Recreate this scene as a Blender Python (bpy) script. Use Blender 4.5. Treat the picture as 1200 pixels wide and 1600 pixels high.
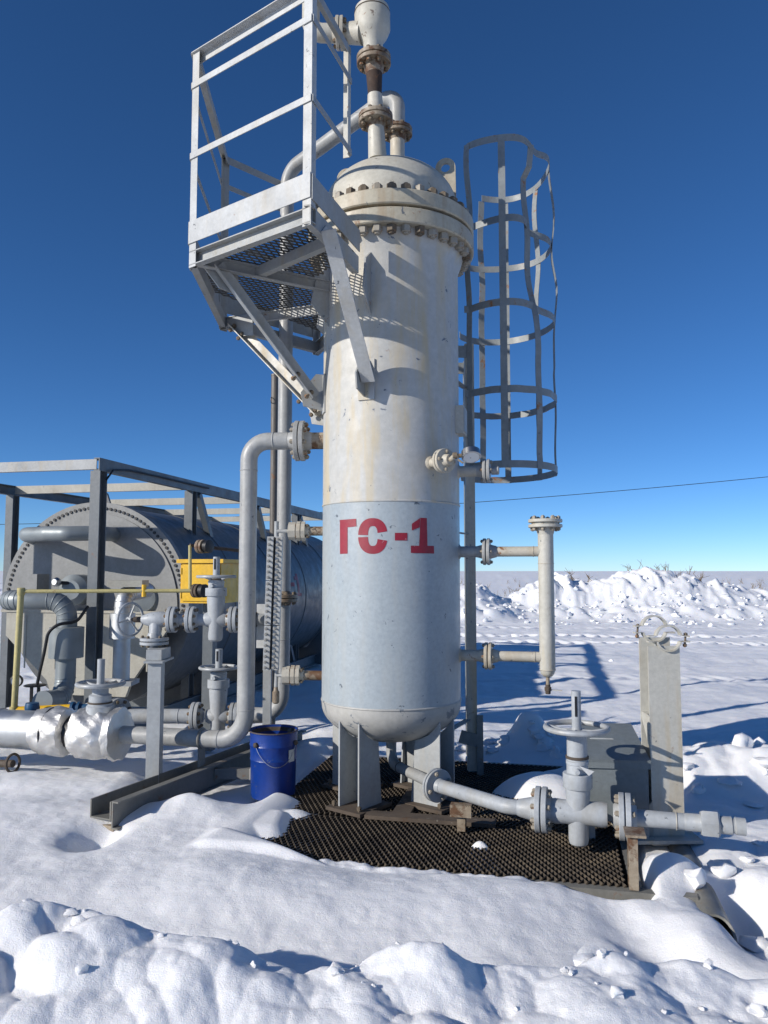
import bpy, math, random
import numpy as np
from mathutils import Vector, Matrix
rnd = random.Random(7)
RAD = math.radians
PI = math.pi
scene = bpy.context.scene
for o in list(bpy.data.objects):
    bpy.data.objects.remove(o)

# ---------------------------------------------------------------- camera
CAM_H = 1.6
FPX = 1202.0                      # focal length for a 1200 px wide picture
PITCH = RAD(4.38)
cd = bpy.data.cameras.new('camera')
cam = bpy.data.objects.new('camera', cd)
scene.collection.objects.link(cam)
cam.location = (0, 0, CAM_H)
cam.rotation_euler = (PI / 2 + PITCH, 0, 0)
cd.sensor_fit = 'HORIZONTAL'
cd.sensor_width = 36.0
cd.lens = 36.0 * FPX / 1200.0
cd.clip_start = 0.05
cd.clip_end = 5000
scene.camera = cam
scene.render.resolution_x = 768
scene.render.resolution_y = 1024

# ---------------------------------------------------------------- sky, sun, exposure
SUN_EL = RAD(22.5)
SH = Vector((0.87, 0.49, 0)).normalized()          # where shadows fall
w = bpy.data.worlds.new("World")
scene.world = w
w.use_nodes = True
nt = w.node_tree
bg = nt.nodes['Background']
sky = nt.nodes.new('ShaderNodeTexSky')
sky.sky_type = 'NISHITA'
sky.sun_disc = False
sky.sun_elevation = SUN_EL
sky.sun_rotation = math.atan2(-SH.x, -SH.y)
sky.altitude = 0
sky.air_density = 0.57
sky.dust_density = 0.0
sky.ozone_density = 6.0
hsv = nt.nodes.new('ShaderNodeHueSaturation')      # cold clear air: a slightly purer blue, the same in every direction
hsv.inputs['Saturation'].default_value = 1.09
nt.links.new(sky.outputs[0], hsv.inputs['Color'])
nt.links.new(hsv.outputs[0], bg.inputs[0])
bg.inputs[1].default_value = 0.125
sl = bpy.data.lights.new('sun', 'SUN')
sl.energy = 5.0
sl.angle = RAD(0.5)
sl.color = (1.0, 0.94, 0.86)
sun = bpy.data.objects.new('sun', sl)
scene.collection.objects.link(sun)
ldir = Vector((SH.x * math.cos(SUN_EL), SH.y * math.cos(SUN_EL), -math.sin(SUN_EL)))
sun.rotation_euler = ldir.to_track_quat('-Z', 'Y').to_euler()
sun.location = (-12, -8, 10)
vs = scene.view_settings
vs.view_transform = 'Standard'
vs.look = 'None'
vs.exposure = 0.0
vs.gamma = 1.0
vs.use_curve_mapping = False

# ---------------------------------------------------------------- site axes: skid, tank and frame share one bearing
A = Vector((0.976, -0.218, 0)).normalized()
B = Vector((0.218, 0.976, 0)).normalized()
Z = Vector((0, 0, 1))
X = Vector((1, 0, 0))
Y = Vector((0, 1, 0))
def S(a, b, z=0.0):
    return A * a + B * b + Z * z
def V(*p):
    return Vector(p)
def at(x, y, Yd):
    """surveyed point: bearing and elevation read in the photograph, at a depth in metres"""
    a = (x - 600) / FPX; b = -(y - 800) / FPX
    d = Vector((a, math.cos(PITCH) - b * math.sin(PITCH), math.sin(PITCH) + b * math.cos(PITCH)))
    t = Yd / d.y
    return Vector((d.x * t, Yd, CAM_H + d.z * t))

# ---------------------------------------------------------------- materials
def newmat(name):
    m = bpy.data.materials.new(name)
    m.use_nodes = True
    n = m.node_tree
    return m, n, n.nodes['Principled BSDF'], n.links.new
def noise(n, vec, scale, detail=4, rough=.55, dist=0.0):
    t = n.nodes.new('ShaderNodeTexNoise')
    t.inputs['Scale'].default_value = scale
    t.inputs['Detail'].default_value = detail
    t.inputs['Roughness'].default_value = rough
    t.inputs['Distortion'].default_value = dist
    n.links.new(vec, t.inputs['Vector'])
    return t.outputs['Fac']
def ramp(n, fac, p0, p1, c0=(0, 0, 0, 1), c1=(1, 1, 1, 1)):
    r = n.nodes.new('ShaderNodeValToRGB')
    r.color_ramp.elements[0].position = p0
    r.color_ramp.elements[1].position = p1
    r.color_ramp.elements[0].color = c0
    r.color_ramp.elements[1].color = c1
    n.links.new(fac, r.inputs[0])
    return r.outputs[0]
def mix(n, fac, c0, c1, mode='MIX'):
    m = n.nodes.new('ShaderNodeMix')
    m.data_type = 'RGBA'
    m.blend_type = mode
    for s, v in ((m.inputs[0], fac), (m.inputs[6], c0), (m.inputs[7], c1)):
        if isinstance(v, (int, float)):
            s.default_value = v
        elif isinstance(v, tuple):
            s.default_value = v if len(v) == 4 else v + (1,)
        else:
            n.links.new(v, s)
    return m.outputs[2]
def mathn(n, op, a, b=None):
    m = n.nodes.new('ShaderNodeMath')
    m.operation = op
    for i, v in enumerate((a, b)):
        if v is None: continue
        if isinstance(v, (int, float)): m.inputs[i].default_value = v
        else: n.links.new(v, m.inputs[i])
    return m.outputs[0]
def bump(n, bsdf, h, strength, dist=.01):
    b = n.nodes.new('ShaderNodeBump')
    b.inputs['Strength'].default_value = strength
    b.inputs['Distance'].default_value = dist
    n.links.new(h, b.inputs['Height'])
    n.links.new(b.outputs[0], bsdf.inputs['Normal'])
def objco(n, scale=(1, 1, 1)):
    t = n.nodes.new('ShaderNodeTexCoord')
    if scale == (1, 1, 1): return t.outputs['Object']
    m = n.nodes.new('ShaderNodeMapping')
    m.inputs['Scale'].default_value = scale
    n.links.new(t.outputs['Object'], m.inputs[0])
    return m.outputs[0]

def paint(name, base, tone=None, chip=(.12, .13, .14), rust=(.13, .06, .025), chips=.0, rusty=.0, rough=.5, stain=None, scale=1.0, stain_amt=.5):
    """weathered paint: uneven tone, vertical stains, small chips and rust spots"""
    m, n, b, L = newmat(name)
    co = objco(n)
    col = mix(n, ramp(n, noise(n, co, 3.2 * scale, 6, .65, .4), .35, .68), base, tone or tuple(c * .82 for c in base))
    fine = ramp(n, noise(n, co, 38 * scale, 3, .6), .3, .75, (.88, .88, .88, 1), (1.06, 1.06, 1.06, 1))
    col = mix(n, 1.0, col, fine, 'MULTIPLY')
    if stain:
        st = noise(n, objco(n, (7, 7, .8)), 1.4, 5, .6, .3)
        f = mathn(n, 'MULTIPLY', ramp(n, st, .48, .72), stain_amt)
        col = mix(n, f, col, stain)
    if chips > 0:
        f = ramp(n, noise(n, co, 15 * scale, 8, .66, .5), .715 - chips * .12, .727 - chips * .12)
        col = mix(n, f, col, chip)
    if rusty > 0:
        f = ramp(n, noise(n, co, 9 * scale, 9, .72, .4), .685 - rusty * .22, .745 - rusty * .2)
        rc = mix(n, noise(n, co, 60, 3), rust, tuple(min(1, c * 2.2) for c in rust))
        col = mix(n, f, col, rc)
    L(col, b.inputs['Base Color'])
    rr = ramp(n, noise(n, co, 9, 4), .3, .7, (rough - .1,) * 3 + (1,), (min(1, rough + .15),) * 3 + (1,))
    L(rr, b.inputs['Roughness'])
    h = mix(n, .5, noise(n, co, 26, 5, .6), noise(n, co, 140, 2))
    bump(n, b, h, .26, .006)
    return m

M = {}
M['grey'] = paint('grey_paint', (.36, .38, .385), (.29, .305, .31), chips=.35, rusty=.12, stain=(.34, .31, .25), stain_amt=.45)
M['greydark'] = paint('blue_grey_steel_paint', (.135, .150, .160), (.10, .115, .125), chips=.3, rusty=.2, rough=.45)
M['pipe'] = paint('light_grey_pipe_paint', (.37, .375, .365), (.27, .275, .27), chips=.5, rusty=.10, rough=.42, stain=(.25, .235, .20), stain_amt=.6)
M['pipeblue'] = paint('pale_blue_grey_valve_paint', (.40, .425, .445), (.30, .32, .335), chips=.5, rusty=.20, rough=.45, stain=(.29, .27, .22), stain_amt=.55)
M['cream'] = paint('aged_cream_paint', (.50, .47, .40), (.40, .37, .30), chips=.5, rusty=.34, stain=(.36, .28, .17), stain_amt=.6)
M['creamrust'] = paint('rust_stained_cream_paint', (.38, .33, .25), (.17, .12, .075), chips=.8, rusty=.85, stain=(.10, .06, .03), stain_amt=.85, chip=(.05, .035, .025), rust=(.07, .035, .016))
M['boxgrey'] = paint('box_blue_grey_paint', (.17, .195, .205), (.135, .155, .16), chips=.5, rusty=.16)
M['bluegrey'] = paint('pale_blue_vessel_paint', (.34, .385, .41), (.31, .355, .38), chips=.48, rusty=.0, rough=.42, chip=(.10, .12, .14), stain=(.37, .38, .36), stain_amt=.5)
M['uppershell'] = paint('faded_grey_vessel_paint', (.42, .43, .425), (.455, .445, .405), chips=.62, rusty=.05, chip=(.13, .15, .18), stain=(.47, .38, .22), stain_amt=.8, scale=.55)
M['head'] = paint('faded_cream_vessel_paint', (.43, .42, .385), (.36, .36, .345), chips=.95, scale=.6, rusty=.06, chip=(.16, .18, .20), stain=(.30, .29, .26), stain_amt=.5)
M['dome'] = paint('dome_cream_paint', (.49, .475, .41), (.42, .40, .335), chips=.62, rusty=.22, chip=(.17, .14, .11), stain=(.40, .34, .24), stain_amt=.5)
M['flange'] = paint('flange_cream_paint', (.44, .41, .32), (.36, .32, .24), chips=.5, rusty=.34, stain=(.27, .17, .08), stain_amt=.6)
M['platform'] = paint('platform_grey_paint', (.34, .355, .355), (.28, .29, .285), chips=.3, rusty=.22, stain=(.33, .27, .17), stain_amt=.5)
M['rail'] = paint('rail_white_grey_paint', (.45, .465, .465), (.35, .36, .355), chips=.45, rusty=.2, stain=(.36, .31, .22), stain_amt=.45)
M['cage'] = paint('cage_grey_paint', (.25, .27, .27), (.19, .205, .205), chips=.4, rusty=.45, rust=(.16, .075, .03), scale=.8)
M['post'] = paint('post_cream_grey_paint', (.50, .49, .44), (.43, .42, .37), chips=.35, rusty=.26, stain=(.42, .31, .15), stain_amt=.6)
M['tank'] = paint('tank_grey_paint', (.115, .12, .122), (.095, .10, .102), chips=.15, rough=.42)
M['tankend'] = paint('tank_end_cladding_paint', (.245, .25, .246), (.205, .21, .205), chips=.3, rough=.55, stain=(.18, .18, .17), stain_amt=.4)
M['clad'] = paint('cream_cladding', (.40, .385, .325), (.33, .315, .265), chips=.25, stain=(.27, .24, .18), stain_amt=.45)
M['yellow'] = paint('yellow_paint', (.76, .45, .010), (.66, .38, .012), chips=.32, rusty=.08, rough=.42, stain=(.45, .28, .04), stain_amt=.4)
M['yellowpipe'] = paint('pale_yellow_pipe_paint', (.50, .43, .17), (.36, .32, .16), chips=.3, rusty=.2)
M['blue'] = paint('blue_bucket_paint', (.004, .038, .24), (.004, .028, .17), chips=.42, rough=.35, chip=(.10, .11, .13))
M['navy'] = paint('dark_blue_valve_paint', (.01, .07, .16), chips=.3, rusty=.2)
M['rust'] = paint('rusted_steel', (.060, .045, .034), (.115, .088, .064), chips=.6, rusty=.45, rough=.8, rust=(.05, .028, .016), chip=(.17, .15, .125))
M['darkrust'] = paint('dark_scorched_steel', (.03, .02, .017), (.07, .04, .025), chips=.3, rusty=.3, rough=.8)
M['boltrust'] = paint('rusty_bolt_steel', (.10, .075, .05), (.20, .16, .11), chips=.5, rusty=.5, rough=.7, scale=2)
M['boltcream'] = paint('painted_bolt', (.36, .33, .27), (.22, .18, .13), chips=.8, rusty=.5, scale=2)
M['boltgrey'] = paint('grey_painted_bolt', (.30, .30, .28), (.17, .15, .12), chips=.8, rusty=.45, scale=2)
M['beam'] = paint('skid_beam_grey_green_paint', (.15, .15, .135), (.20, .195, .175), chips=.6, rusty=.4, rust=(.11, .06, .03))
M['grate'] = paint('rusty_grating', (.030, .023, .017), (.105, .082, .055), chips=.3, rusty=.25, rough=.7, rust=(.06, .034, .018), scale=2)
M['platgrate'] = paint('platform_grating', (.09, .09, .085), (.06, .058, .052), chips=.3, rusty=.3, rough=.65)
M['red'] = paint('red_stencil_paint', (.29, .008, .028), (.21, .008, .022), chips=.5, chip=(.36, .22, .24), rough=.5)
M['pan'] = paint('oily_dirt', (.012, .011, .010), (.03, .028, .025), rough=.6)
M['black'] = paint('black_rubber', (.012, .012, .013), rough=.45)
M['white'] = paint('white_enamel', (.62, .63, .62), chips=.2)
M['weed'] = paint('dry_weed', (.13, .095, .055), (.2, .15, .09), rough=.9)
M['mast'] = paint('rusty_grey_tube', (.10, .095, .085), (.15, .13, .11), chips=.5, rusty=.35)

def metal(name, col, rough, bs, bscale, bd=.01, met=1.0, dist=.0):
    m, n, b, L = newmat(name)
    co = objco(n)
    c = mix(n, ramp(n, noise(n, co, 4, 5), .35, .7), col, tuple(v * .75 for v in col))
    L(c, b.inputs['Base Color'])
    b.inputs['Metallic'].default_value = met
    rr = ramp(n, noise(n, co, 7, 5), .3, .7, (rough - .08,) * 3 + (1,), (rough + .14,) * 3 + (1,))
    L(rr, b.inputs['Roughness'])
    bump(n, b, noise(n, co, bscale, 5, .6, dist), bs, bd)
    return m
M['galv'] = metal('galvanised_sheet', (.60, .62, .63), .50, .12, 9)
M['duct'] = metal('dull_grey_sheet', (.25, .28, .29), .45, .10, 7, met=.25)
M['foil'] = metal('crumpled_foil', (.72, .71, .685), .50, .35, 6, .05, dist=.5)
M['steel'] = metal('bright_steel', (.55, .55, .54), .25, .05, 30)
m, n, b, L = newmat('gauge_glass'); M['glass'] = m
b.inputs['Base Color'].default_value = (.75, .78, .8, 1); b.inputs['Roughness'].default_value = .08

def snow_mat():
    m, n, b, L = newmat('snow')
    g = n.nodes.new('ShaderNodeNewGeometry')
    pos = g.outputs['Position']
    tone = ramp(n, noise(n, pos, .55, 6, .6), .35, .7, (.78, .795, .815, 1), (.86, .865, .87, 1))
    dirt = ramp(n, noise(n, pos, 2.3, 7, .7, .6), .66, .80, (1, 1, 1, 1), (.80, .78, .75, 1))
    col = mix(n, 1.0, tone, dirt, 'MULTIPLY')
    L(col, b.inputs['Base Color'])
    b.inputs['Roughness'].default_value = .62
    b.inputs['Subsurface Weight'].default_value = .35
    b.inputs['Subsurface Radius'].default_value = (.05, .06, .075)
    b.inputs['Subsurface Scale'].default_value = .5
    b.inputs['Specular IOR Level'].default_value = .25
    mp = n.nodes.new('ShaderNodeMapping'); mp.inputs['Scale'].default_value = (.5, 1.6, 1); mp.inputs['Rotation'].default_value = (0, 0, .35); L(pos, mp.inputs[0])
    h1 = mix(n, .5, noise(n, pos, 13, 7, .66, .2), noise(n, mp.outputs[0], 11, 6, .62, .3))
    h2 = noise(n, pos, 70, 4, .65)
    hs = mathn(n, 'ADD', mathn(n, 'MULTIPLY', h1, .6), mathn(n, 'MULTIPLY', mix(n, .5, h2, noise(n, pos, 230, 3, .7)), .42))
    bump(n, b, hs, .55, .03)
    return m
M['snow'] = snow_mat()

# ---------------------------------------------------------------- mesh helpers
col = scene.collection
ORG = {}
class MB:
    def __init__(s): s.v = []; s.f = []
    def add(s, vs, fs):
        k = len(s.v); s.v += [Vector(p) for p in vs]; s.f += [tuple(i + k for i in f) for f in fs]; return s
    def box(s, c, ux, uy, uz):
        """c centre, ux/uy/uz half-extent vectors"""
        c = Vector(c)
        vs = [c + ux * i + uy * j + uz * k for k in (-1, 1) for j in (-1, 1) for i in (-1, 1)]
        return s.add(vs, [(0, 2, 3, 1), (4, 5, 7, 6), (0, 1, 5, 4), (2, 6, 7, 3), (0, 4, 6, 2), (1, 3, 7, 5)])
    def extr(s, prof, p0, p1, xd, yd):
        """sweep a 2-D profile from p0 to p1"""
        p0 = Vector(p0); p1 = Vector(p1); n = len(prof)
        vs = [p0 + xd * x + yd * y for x, y in prof] + [p1 + xd * x + yd * y for x, y in prof]
        fs = [(i, (i + 1) % n, n + (i + 1) % n, n + i) for i in range(n)] + [tuple(range(n))[::-1], tuple(range(n, 2 * n))]
        return s.add(vs, fs)
    def frame(s, p0, p1, up):
        d = (Vector(p1) - Vector(p0)).normalized()
        x = d.cross(up)
        if x.length < 1e-4: x = d.cross(Vector((1, 0, 0)))
        x.normalize(); return d, x, x.cross(d).normalized()
    def bar(s, p0, p1, wx, wy, up=Z):
        d, x, y = s.frame(p0, p1, up)
        a, b = wx / 2, wy / 2
        return s.extr([(-a, -b), (a, -b), (a, b), (-a, b)], p0, p1, x, y)
    def angle(s, p0, p1, wd, t, xd, yd):
        return s.extr([(0, 0), (wd, 0), (wd, t), (t, t), (t, wd), (0, wd)], p0, p1, xd, yd)
    def chan(s, p0, p1, h, wd, t, xd, yd):
        """channel: web along yd (height h), flanges towards xd"""
        return s.extr([(0, 0), (wd, 0), (wd, t), (t, t), (t, h - t), (wd, h - t), (wd, h), (0, h)], p0, p1, xd, yd)
    def ibeam(s, p0, p1, h, wd, t, xd, yd):
        a = wd / 2; q = t / 2; k = h / 2
        return s.extr([(-a, -k), (a, -k), (a, -k + t), (q, -k + t), (q, k - t), (a, k - t), (a, k), (-a, k), (-a, k - t), (-q, k - t), (-q, -k + t), (-a, -k + t)], p0, p1, xd, yd)
    def lathe(s, o, ax, prof, seg=24, cap=True):
        o = Vector(o); ax = Vector(ax).normalized()
        x = ax.orthogonal().normalized(); y = ax.cross(x)
        vs = []
        for r, h in prof:
            for i in range(seg):
                t = 2 * PI * i / seg
                vs.append(o + ax * h + (x * math.cos(t) + y * math.sin(t)) * r)
        fs = []
        for j in range(len(prof) - 1):
            for i in range(seg):
                k = (i + 1) % seg
                fs.append((j * seg + i, j * seg + k, (j + 1) * seg + k, (j + 1) * seg + i))
        if cap:
            fs.append(tuple(range(seg))[::-1]); e = (len(prof) - 1) * seg
            fs.append(tuple(range(e, e + seg)))
        return s.add(vs, fs)
    def tube(s, p0, p1, r, r1=None, seg=20):
        p0 = Vector(p0); p1 = Vector(p1)
        return s.lathe(p0, p1 - p0, [(r, 0), (r if r1 is None else r1, (p1 - p0).length)], seg)
    def sweep(s, pts, r, seg=18, cap=True, radii=None):
        pts = [Vector(p) for p in pts]
        d = (pts[1] - pts[0]).normalized(); x = d.orthogonal().normalized(); vs = []; fs = []
        for i, p in enumerate(pts):
            if i == 0: t = pts[1] - pts[0]
            elif i == len(pts) - 1: t = pts[-1] - pts[-2]
            else: t = (pts[i + 1] - pts[i]).normalized() + (pts[i] - pts[i - 1]).normalized()
            t.normalize(); x = (x - t * x.dot(t)).normalized(); y = t.cross(x)
            rr = radii[i] if radii else r
            for k in range(seg):
                a = 2 * PI * k / seg
                vs.append(p + (x * math.cos(a) + y * math.sin(a)) * rr)
        for j in range(len(pts) - 1):
            for i in range(seg):
                k = (i + 1) % seg
                fs.append((j * seg + i, j * seg + k, (j + 1) * seg + k, (j + 1) * seg + i))
        if cap:
            fs.append(tuple(range(seg))[::-1]); e = (len(pts) - 1) * seg; fs.append(tuple(range(e, e + seg)))
        return s.add(vs, fs)
    def torus(s, c, ax, R0, r, seg=40, rs=10):
        c = Vector(c); ax = Vector(ax).normalized(); x = ax.orthogonal().normalized(); y = ax.cross(x); vs = []; fs = []
        for i in range(seg):
            a = 2 * PI * i / seg; rd = x * math.cos(a) + y * math.sin(a)
            for k in range(rs):
                b = 2 * PI * k / rs
                vs.append(c + rd * (R0 + r * math.cos(b)) + ax * r * math.sin(b))
        for i in range(seg):
            for k in range(rs):
                fs.append((i * rs + k, ((i + 1) % seg) * rs + k, ((i + 1) % seg) * rs + (k + 1) % rs, i * rs + (k + 1) % rs))
        return s.add(vs, fs)
    def prism(s, pts, ex):
        n = len(pts); pts = [Vector(p) for p in pts]
        return s.add(pts + [p + ex for p in pts], [tuple(range(n))[::-1], tuple(range(n, 2 * n))] + [(i, (i + 1) % n, n + (i + 1) % n, n + i) for i in range(n)])
    def strip(s, pts, nrm, wdir, wd, th):
        """flat bar bent along pts: nrm(i) thickness direction, wdir width direction"""
        vs = []; fs = []
        for i, p in enumerate(pts):
            nn = nrm(i) * th / 2; ww = (wdir(i) if callable(wdir) else wdir) * wd / 2
            vs += [p - nn - ww, p + nn - ww, p + nn + ww, p - nn + ww]
        for i in range(len(pts) - 1):
            for k in range(4):
                fs.append((i * 4 + k, i * 4 + (k + 1) % 4, i * 4 + 4 + (k + 1) % 4, i * 4 + 4 + k))
        e = (len(pts) - 1) * 4
        fs += [(3, 2, 1, 0), (e, e + 1, e + 2, e + 3)]
        return s.add(vs, fs)
    def build(s, name, mat, parent=None, sharp=35, org=None):
        import bmesh
        o3 = ORG[parent] if parent else (Vector(org) if org else Vector((sum(p.x for p in s.v) / len(s.v), sum(p.y for p in s.v) / len(s.v), min(p.z for p in s.v))))
        me = bpy.data.meshes.new(name)
        me.from_pydata([p - o3 for p in s.v], [], s.f)
        bm = bmesh.new(); bm.from_mesh(me); bmesh.ops.recalc_face_normals(bm, faces=bm.faces); bm.to_mesh(me); bm.free()
        me.materials.append(M[mat] if isinstance(mat, str) else mat)
        me.shade_smooth(); me.set_sharp_from_angle(angle=RAD(sharp))
        o = bpy.data.objects.new(name, me); col.objects.link(o)
        if parent: o.parent = parent
        else: o.location = o3
        ORG[o] = o3
        return o
def thing(name, label, cat, loc, group=None):
    o = bpy.data.objects.new(name, None); col.objects.link(o)
    o.location = Vector(loc); o.empty_display_size = .1; ORG[o] = Vector(loc)
    return tag(o, label, cat, group)
def tag(o, label, cat, group=None):
    o['label'] = label; o['category'] = cat
    if group: o['group'] = group
    return o
def inst(name, me, parent, pos, zaxis, spin=0):
    o = bpy.data.objects.new(name, me); col.objects.link(o); o.parent = parent
    q = Vector(zaxis).to_track_quat('Z', 'Y').to_matrix().to_4x4()
    o.matrix_local = Matrix.Translation(Vector(pos) - ORG[parent]) @ q @ Matrix.Rotation(spin, 4, 'Z')
    return o
BOLT = {}
def bolt_mesh(L, br, mat, bare=False):
    key = (round(L, 3), round(br, 4), mat, bare)
    if key in BOLT: return BOLT[key]
    b = MB()
    b.lathe((0, 0, -L / 2 - br * 1.55), Z, [(br * .48, 0), (br * .52, br * .1), (br * .52, L + br * 3.0), (br * .48, L + br * 3.1)], 8)
    for s0 in ((1,) if bare else (-1, 1)):
        z0 = s0 * (L / 2)
        b.lathe((0, 0, z0), Z * s0, [(br, 0), (br, br * 1.15), (br * .88, br * 1.25)], 6)
    o = b.build('bolt', mat, org=(0, 0, 0)); me = o.data; bpy.data.objects.remove(o)
    BOLT[key] = me; return me
def flange(parent, c, ax, r, pr, t=.022, gap=.007, nb=8, br=.012, hub=.03, mat='pipe', bmat='boltgrey', phase=0.0, blind=False, name='flange', hubs=(1, 1)):
    """pair of bolted flanges with a gasket groove; every bolt is a sub-part"""
    c = Vector(c); ax = Vector(ax).normalized(); g = gap / 2; e = .003
    prof = []
    if hubs[0]: prof += [(pr, -t - g - hub), (pr * 1.28, -t - g)]
    else: prof += [(pr * .3, -t - g)]
    prof += [(r - e, -t - g), (r, -t - g + e), (r, -g - e), (r - e, -g), (r * .80, -g), (r * .80, g), (r - e, g), (r, g + e), (r, t + g - e), (r - e, t + g)]
    if hubs[1]: prof += [(pr * 1.28, t + g), (pr, t + g + hub)]
    else: prof += [(pr * .3, t + g)]
    f = MB().lathe(c, ax, prof, 32).build(name, mat, parent, 28)
    bm = bolt_mesh(2 * t + gap, br, bmat)
    x = ax.orthogonal().normalized(); y = ax.cross(x); rb = r - br * 1.75
    for i in range(nb):
        a = 2 * PI * (i + .5) / nb + phase
        inst('bolt', bm, f, c + (x * math.cos(a) + y * math.sin(a)) * rb, ax, rnd.random() * 3)
    return f
def rounded(pts, rad, n=8):
    """polyline with its corners turned into elbows"""
    pts = [Vector(p) for p in pts]; out = [pts[0]]
    for i in range(1, len(pts) - 1):
        p = pts[i]; a = (pts[i - 1] - p); b = (pts[i + 1] - p)
        la, lb = a.length, b.length; a.normalize(); b.normalize()
        ang = a.angle(b); d = min(rad / math.tan(ang / 2), la * .49, lb * .49)
        p0 = p + a * d; p1 = p + b * d
        rr = d * math.tan(ang / 2); cc = p + (a + b).normalized() * (rr / math.sin(ang / 2))
        v0 = p0 - cc; v1 = p1 - cc; th = v0.angle(v1)
        for k in range(n + 1):
            t = k / n
            out.append(cc + (v0 * math.sin((1 - t) * th) + v1 * math.sin(t * th)) / math.sin(th))
    out.append(pts[-1]); return out
def pipe(parent, pts, r, mat='pipe', rad=None, name='pipe', seg=20):
    q = rounded(pts, rad or r * 2.6, 10)
    return MB().sweep(q, r, seg).build(name, mat, parent)
def weld(parent, c, ax, r, mat):
    return MB().torus(c, ax, r, r * .035 + .0015, 32, 6).build('weld_bead', mat, parent)
def handwheel(parent, c, ax, r, rim, mat, spokes=4, dish=.03, name='handwheel', phase=.3):
    c = Vector(c); ax = Vector(ax).normalized(); x = ax.orthogonal().normalized(); y = ax.cross(x)
    b = MB().torus(c, ax, r - rim, rim, 44, 10)
    b.lathe(c - ax * (dish + .02), ax, [(rim * 1.9, 0), (rim * 2.1, .012), (rim * 1.7, .045)], 14)
    for i in range(spokes):
        a = 2 * PI * i / spokes + phase; d = x * math.cos(a) + y * math.sin(a)
        p = [c - ax * dish + d * rim * 1.2, c - ax * dish * .8 + d * r * .45, c + d * (r - rim * 1.3)]
        b.sweep(p, rim * .6, 8, radii=[rim * .95, rim * .7, rim * .62])
    return b.build(name, mat, parent)
def expanded(b, inside, o, u, v, nu, nv, swd, lwd, th, ht):
    """expanded-metal mesh: zig-zag strands along v, side by side along u"""
    o = Vector(o); up = u.cross(v).normalized()
    if up.z < 0: up = -up
    tilt = (u * .55 + up * .83).normalized() * ht / 2; thn = tilt.cross(v).normalized() * th / 2
    for i in range(nu):
        run = []
        for j in range(nv + 1):
            s = 1 if (i + j) % 2 else -1
            p = o + u * (swd * .5 * (i + .5) + s * swd * .235) + v * (lwd * .5 * j)
            if inside(p): run.append(p)
            else:
                if len(run) > 1: _strand(b, run, tilt, thn)
                run = []
        if len(run) > 1: _strand(b, run, tilt, thn)
    return b
def _strand(b, run, tilt, thn):
    vs = []; fs = []
    for p in run: vs += [p - tilt - thn, p - tilt + thn, p + tilt + thn, p + tilt - thn]
    for i in range(len(run) - 1):
        for k in range(4): fs.append((i * 4 + k, i * 4 + (k + 1) % 4, i * 4 + 4 + (k + 1) % 4, i * 4 + 4 + k))
    b.add(vs, fs)

# ================================================================ SNOW GROUND
def vnoise(x, y, seed=0):
    xi = np.floor(x).astype(np.int64); yi = np.floor(y).astype(np.int64)
    fx = x - xi; fy = y - yi
    fx = fx * fx * fx * (fx * (fx * 6 - 15) + 10); fy = fy * fy * fy * (fy * (fy * 6 - 15) + 10)
    def h(i, j):
        k = (i * 374761393 + j * 668265263 + seed * 974634777) & 0xffffffff
        k = ((k ^ (k >> 13)) * 1274126177) & 0xffffffff
        return ((k ^ (k >> 16)) & 0xffff) / 65535.0
    a = h(xi, yi); b = h(xi + 1, yi); c = h(xi, yi + 1); d = h(xi + 1, yi + 1)
    return (a * (1 - fx) + b * fx) * (1 - fy) + (c * (1 - fx) + d * fx) * fy
def fbm(x, y, f, o=4, seed=0, g=.5):
    s = 0; a = 1; t = 0
    for i in range(o):
        s = s + a * (vnoise(x * f, y * f, seed + i) - .5); t += a; a *= g; f *= 2.03
    return s / t * 2
def worley(x, y, f, seed=0):
    """height of rounded lumps"""
    X_ = x * f; Y_ = y * f; xi = np.floor(X_).astype(np.int64); yi = np.floor(Y_).astype(np.int64)
    val = np.zeros(x.shape)
    for di in (-1, 0, 1):
        for dj in (-1, 0, 1):
            i = xi + di; j = yi + dj
            k = (i * 73856093 ^ j * 19349663 ^ (seed * 83492791)) & 0x7fffffff
            rx = ((k * 1103515245 + 12345) & 0x7fffffff) / 0x7fffffff
            ry = (((k ^ 0x5bd1e995) * 22695477 + 1) & 0x7fffffff) / 0x7fffffff
            rz = (((k ^ 0x1b873593) * 69069 + 7) & 0x7fffffff) / 0x7fffffff
            d = (X_ - i - rx) ** 2 + (Y_ - j - ry) ** 2
            val = np.maximum(val, np.clip(1 - d * 1.25, 0, 1) ** .85 * (.35 + .65 * rz))
    return val
def sstep(v, a, b):
    t = np.clip((v - a) / (b - a), 0, 1); return t * t * (3 - 2 * t)
def hill(x, y, cx, cy, rx, ry, h, rot=0.0, p=1.0):
    c, s = math.cos(rot), math.sin(rot); dx = x - cx; dy = y - cy
    u = (dx * c + dy * s) / rx; v = (-dx * s + dy * c) / ry
    return h * np.exp(-(u * u + v * v) ** p)
SK_A0, SK_A1, SK_B0, SK_B1 = -1.98, .33, 4.19, 6.66
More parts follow.
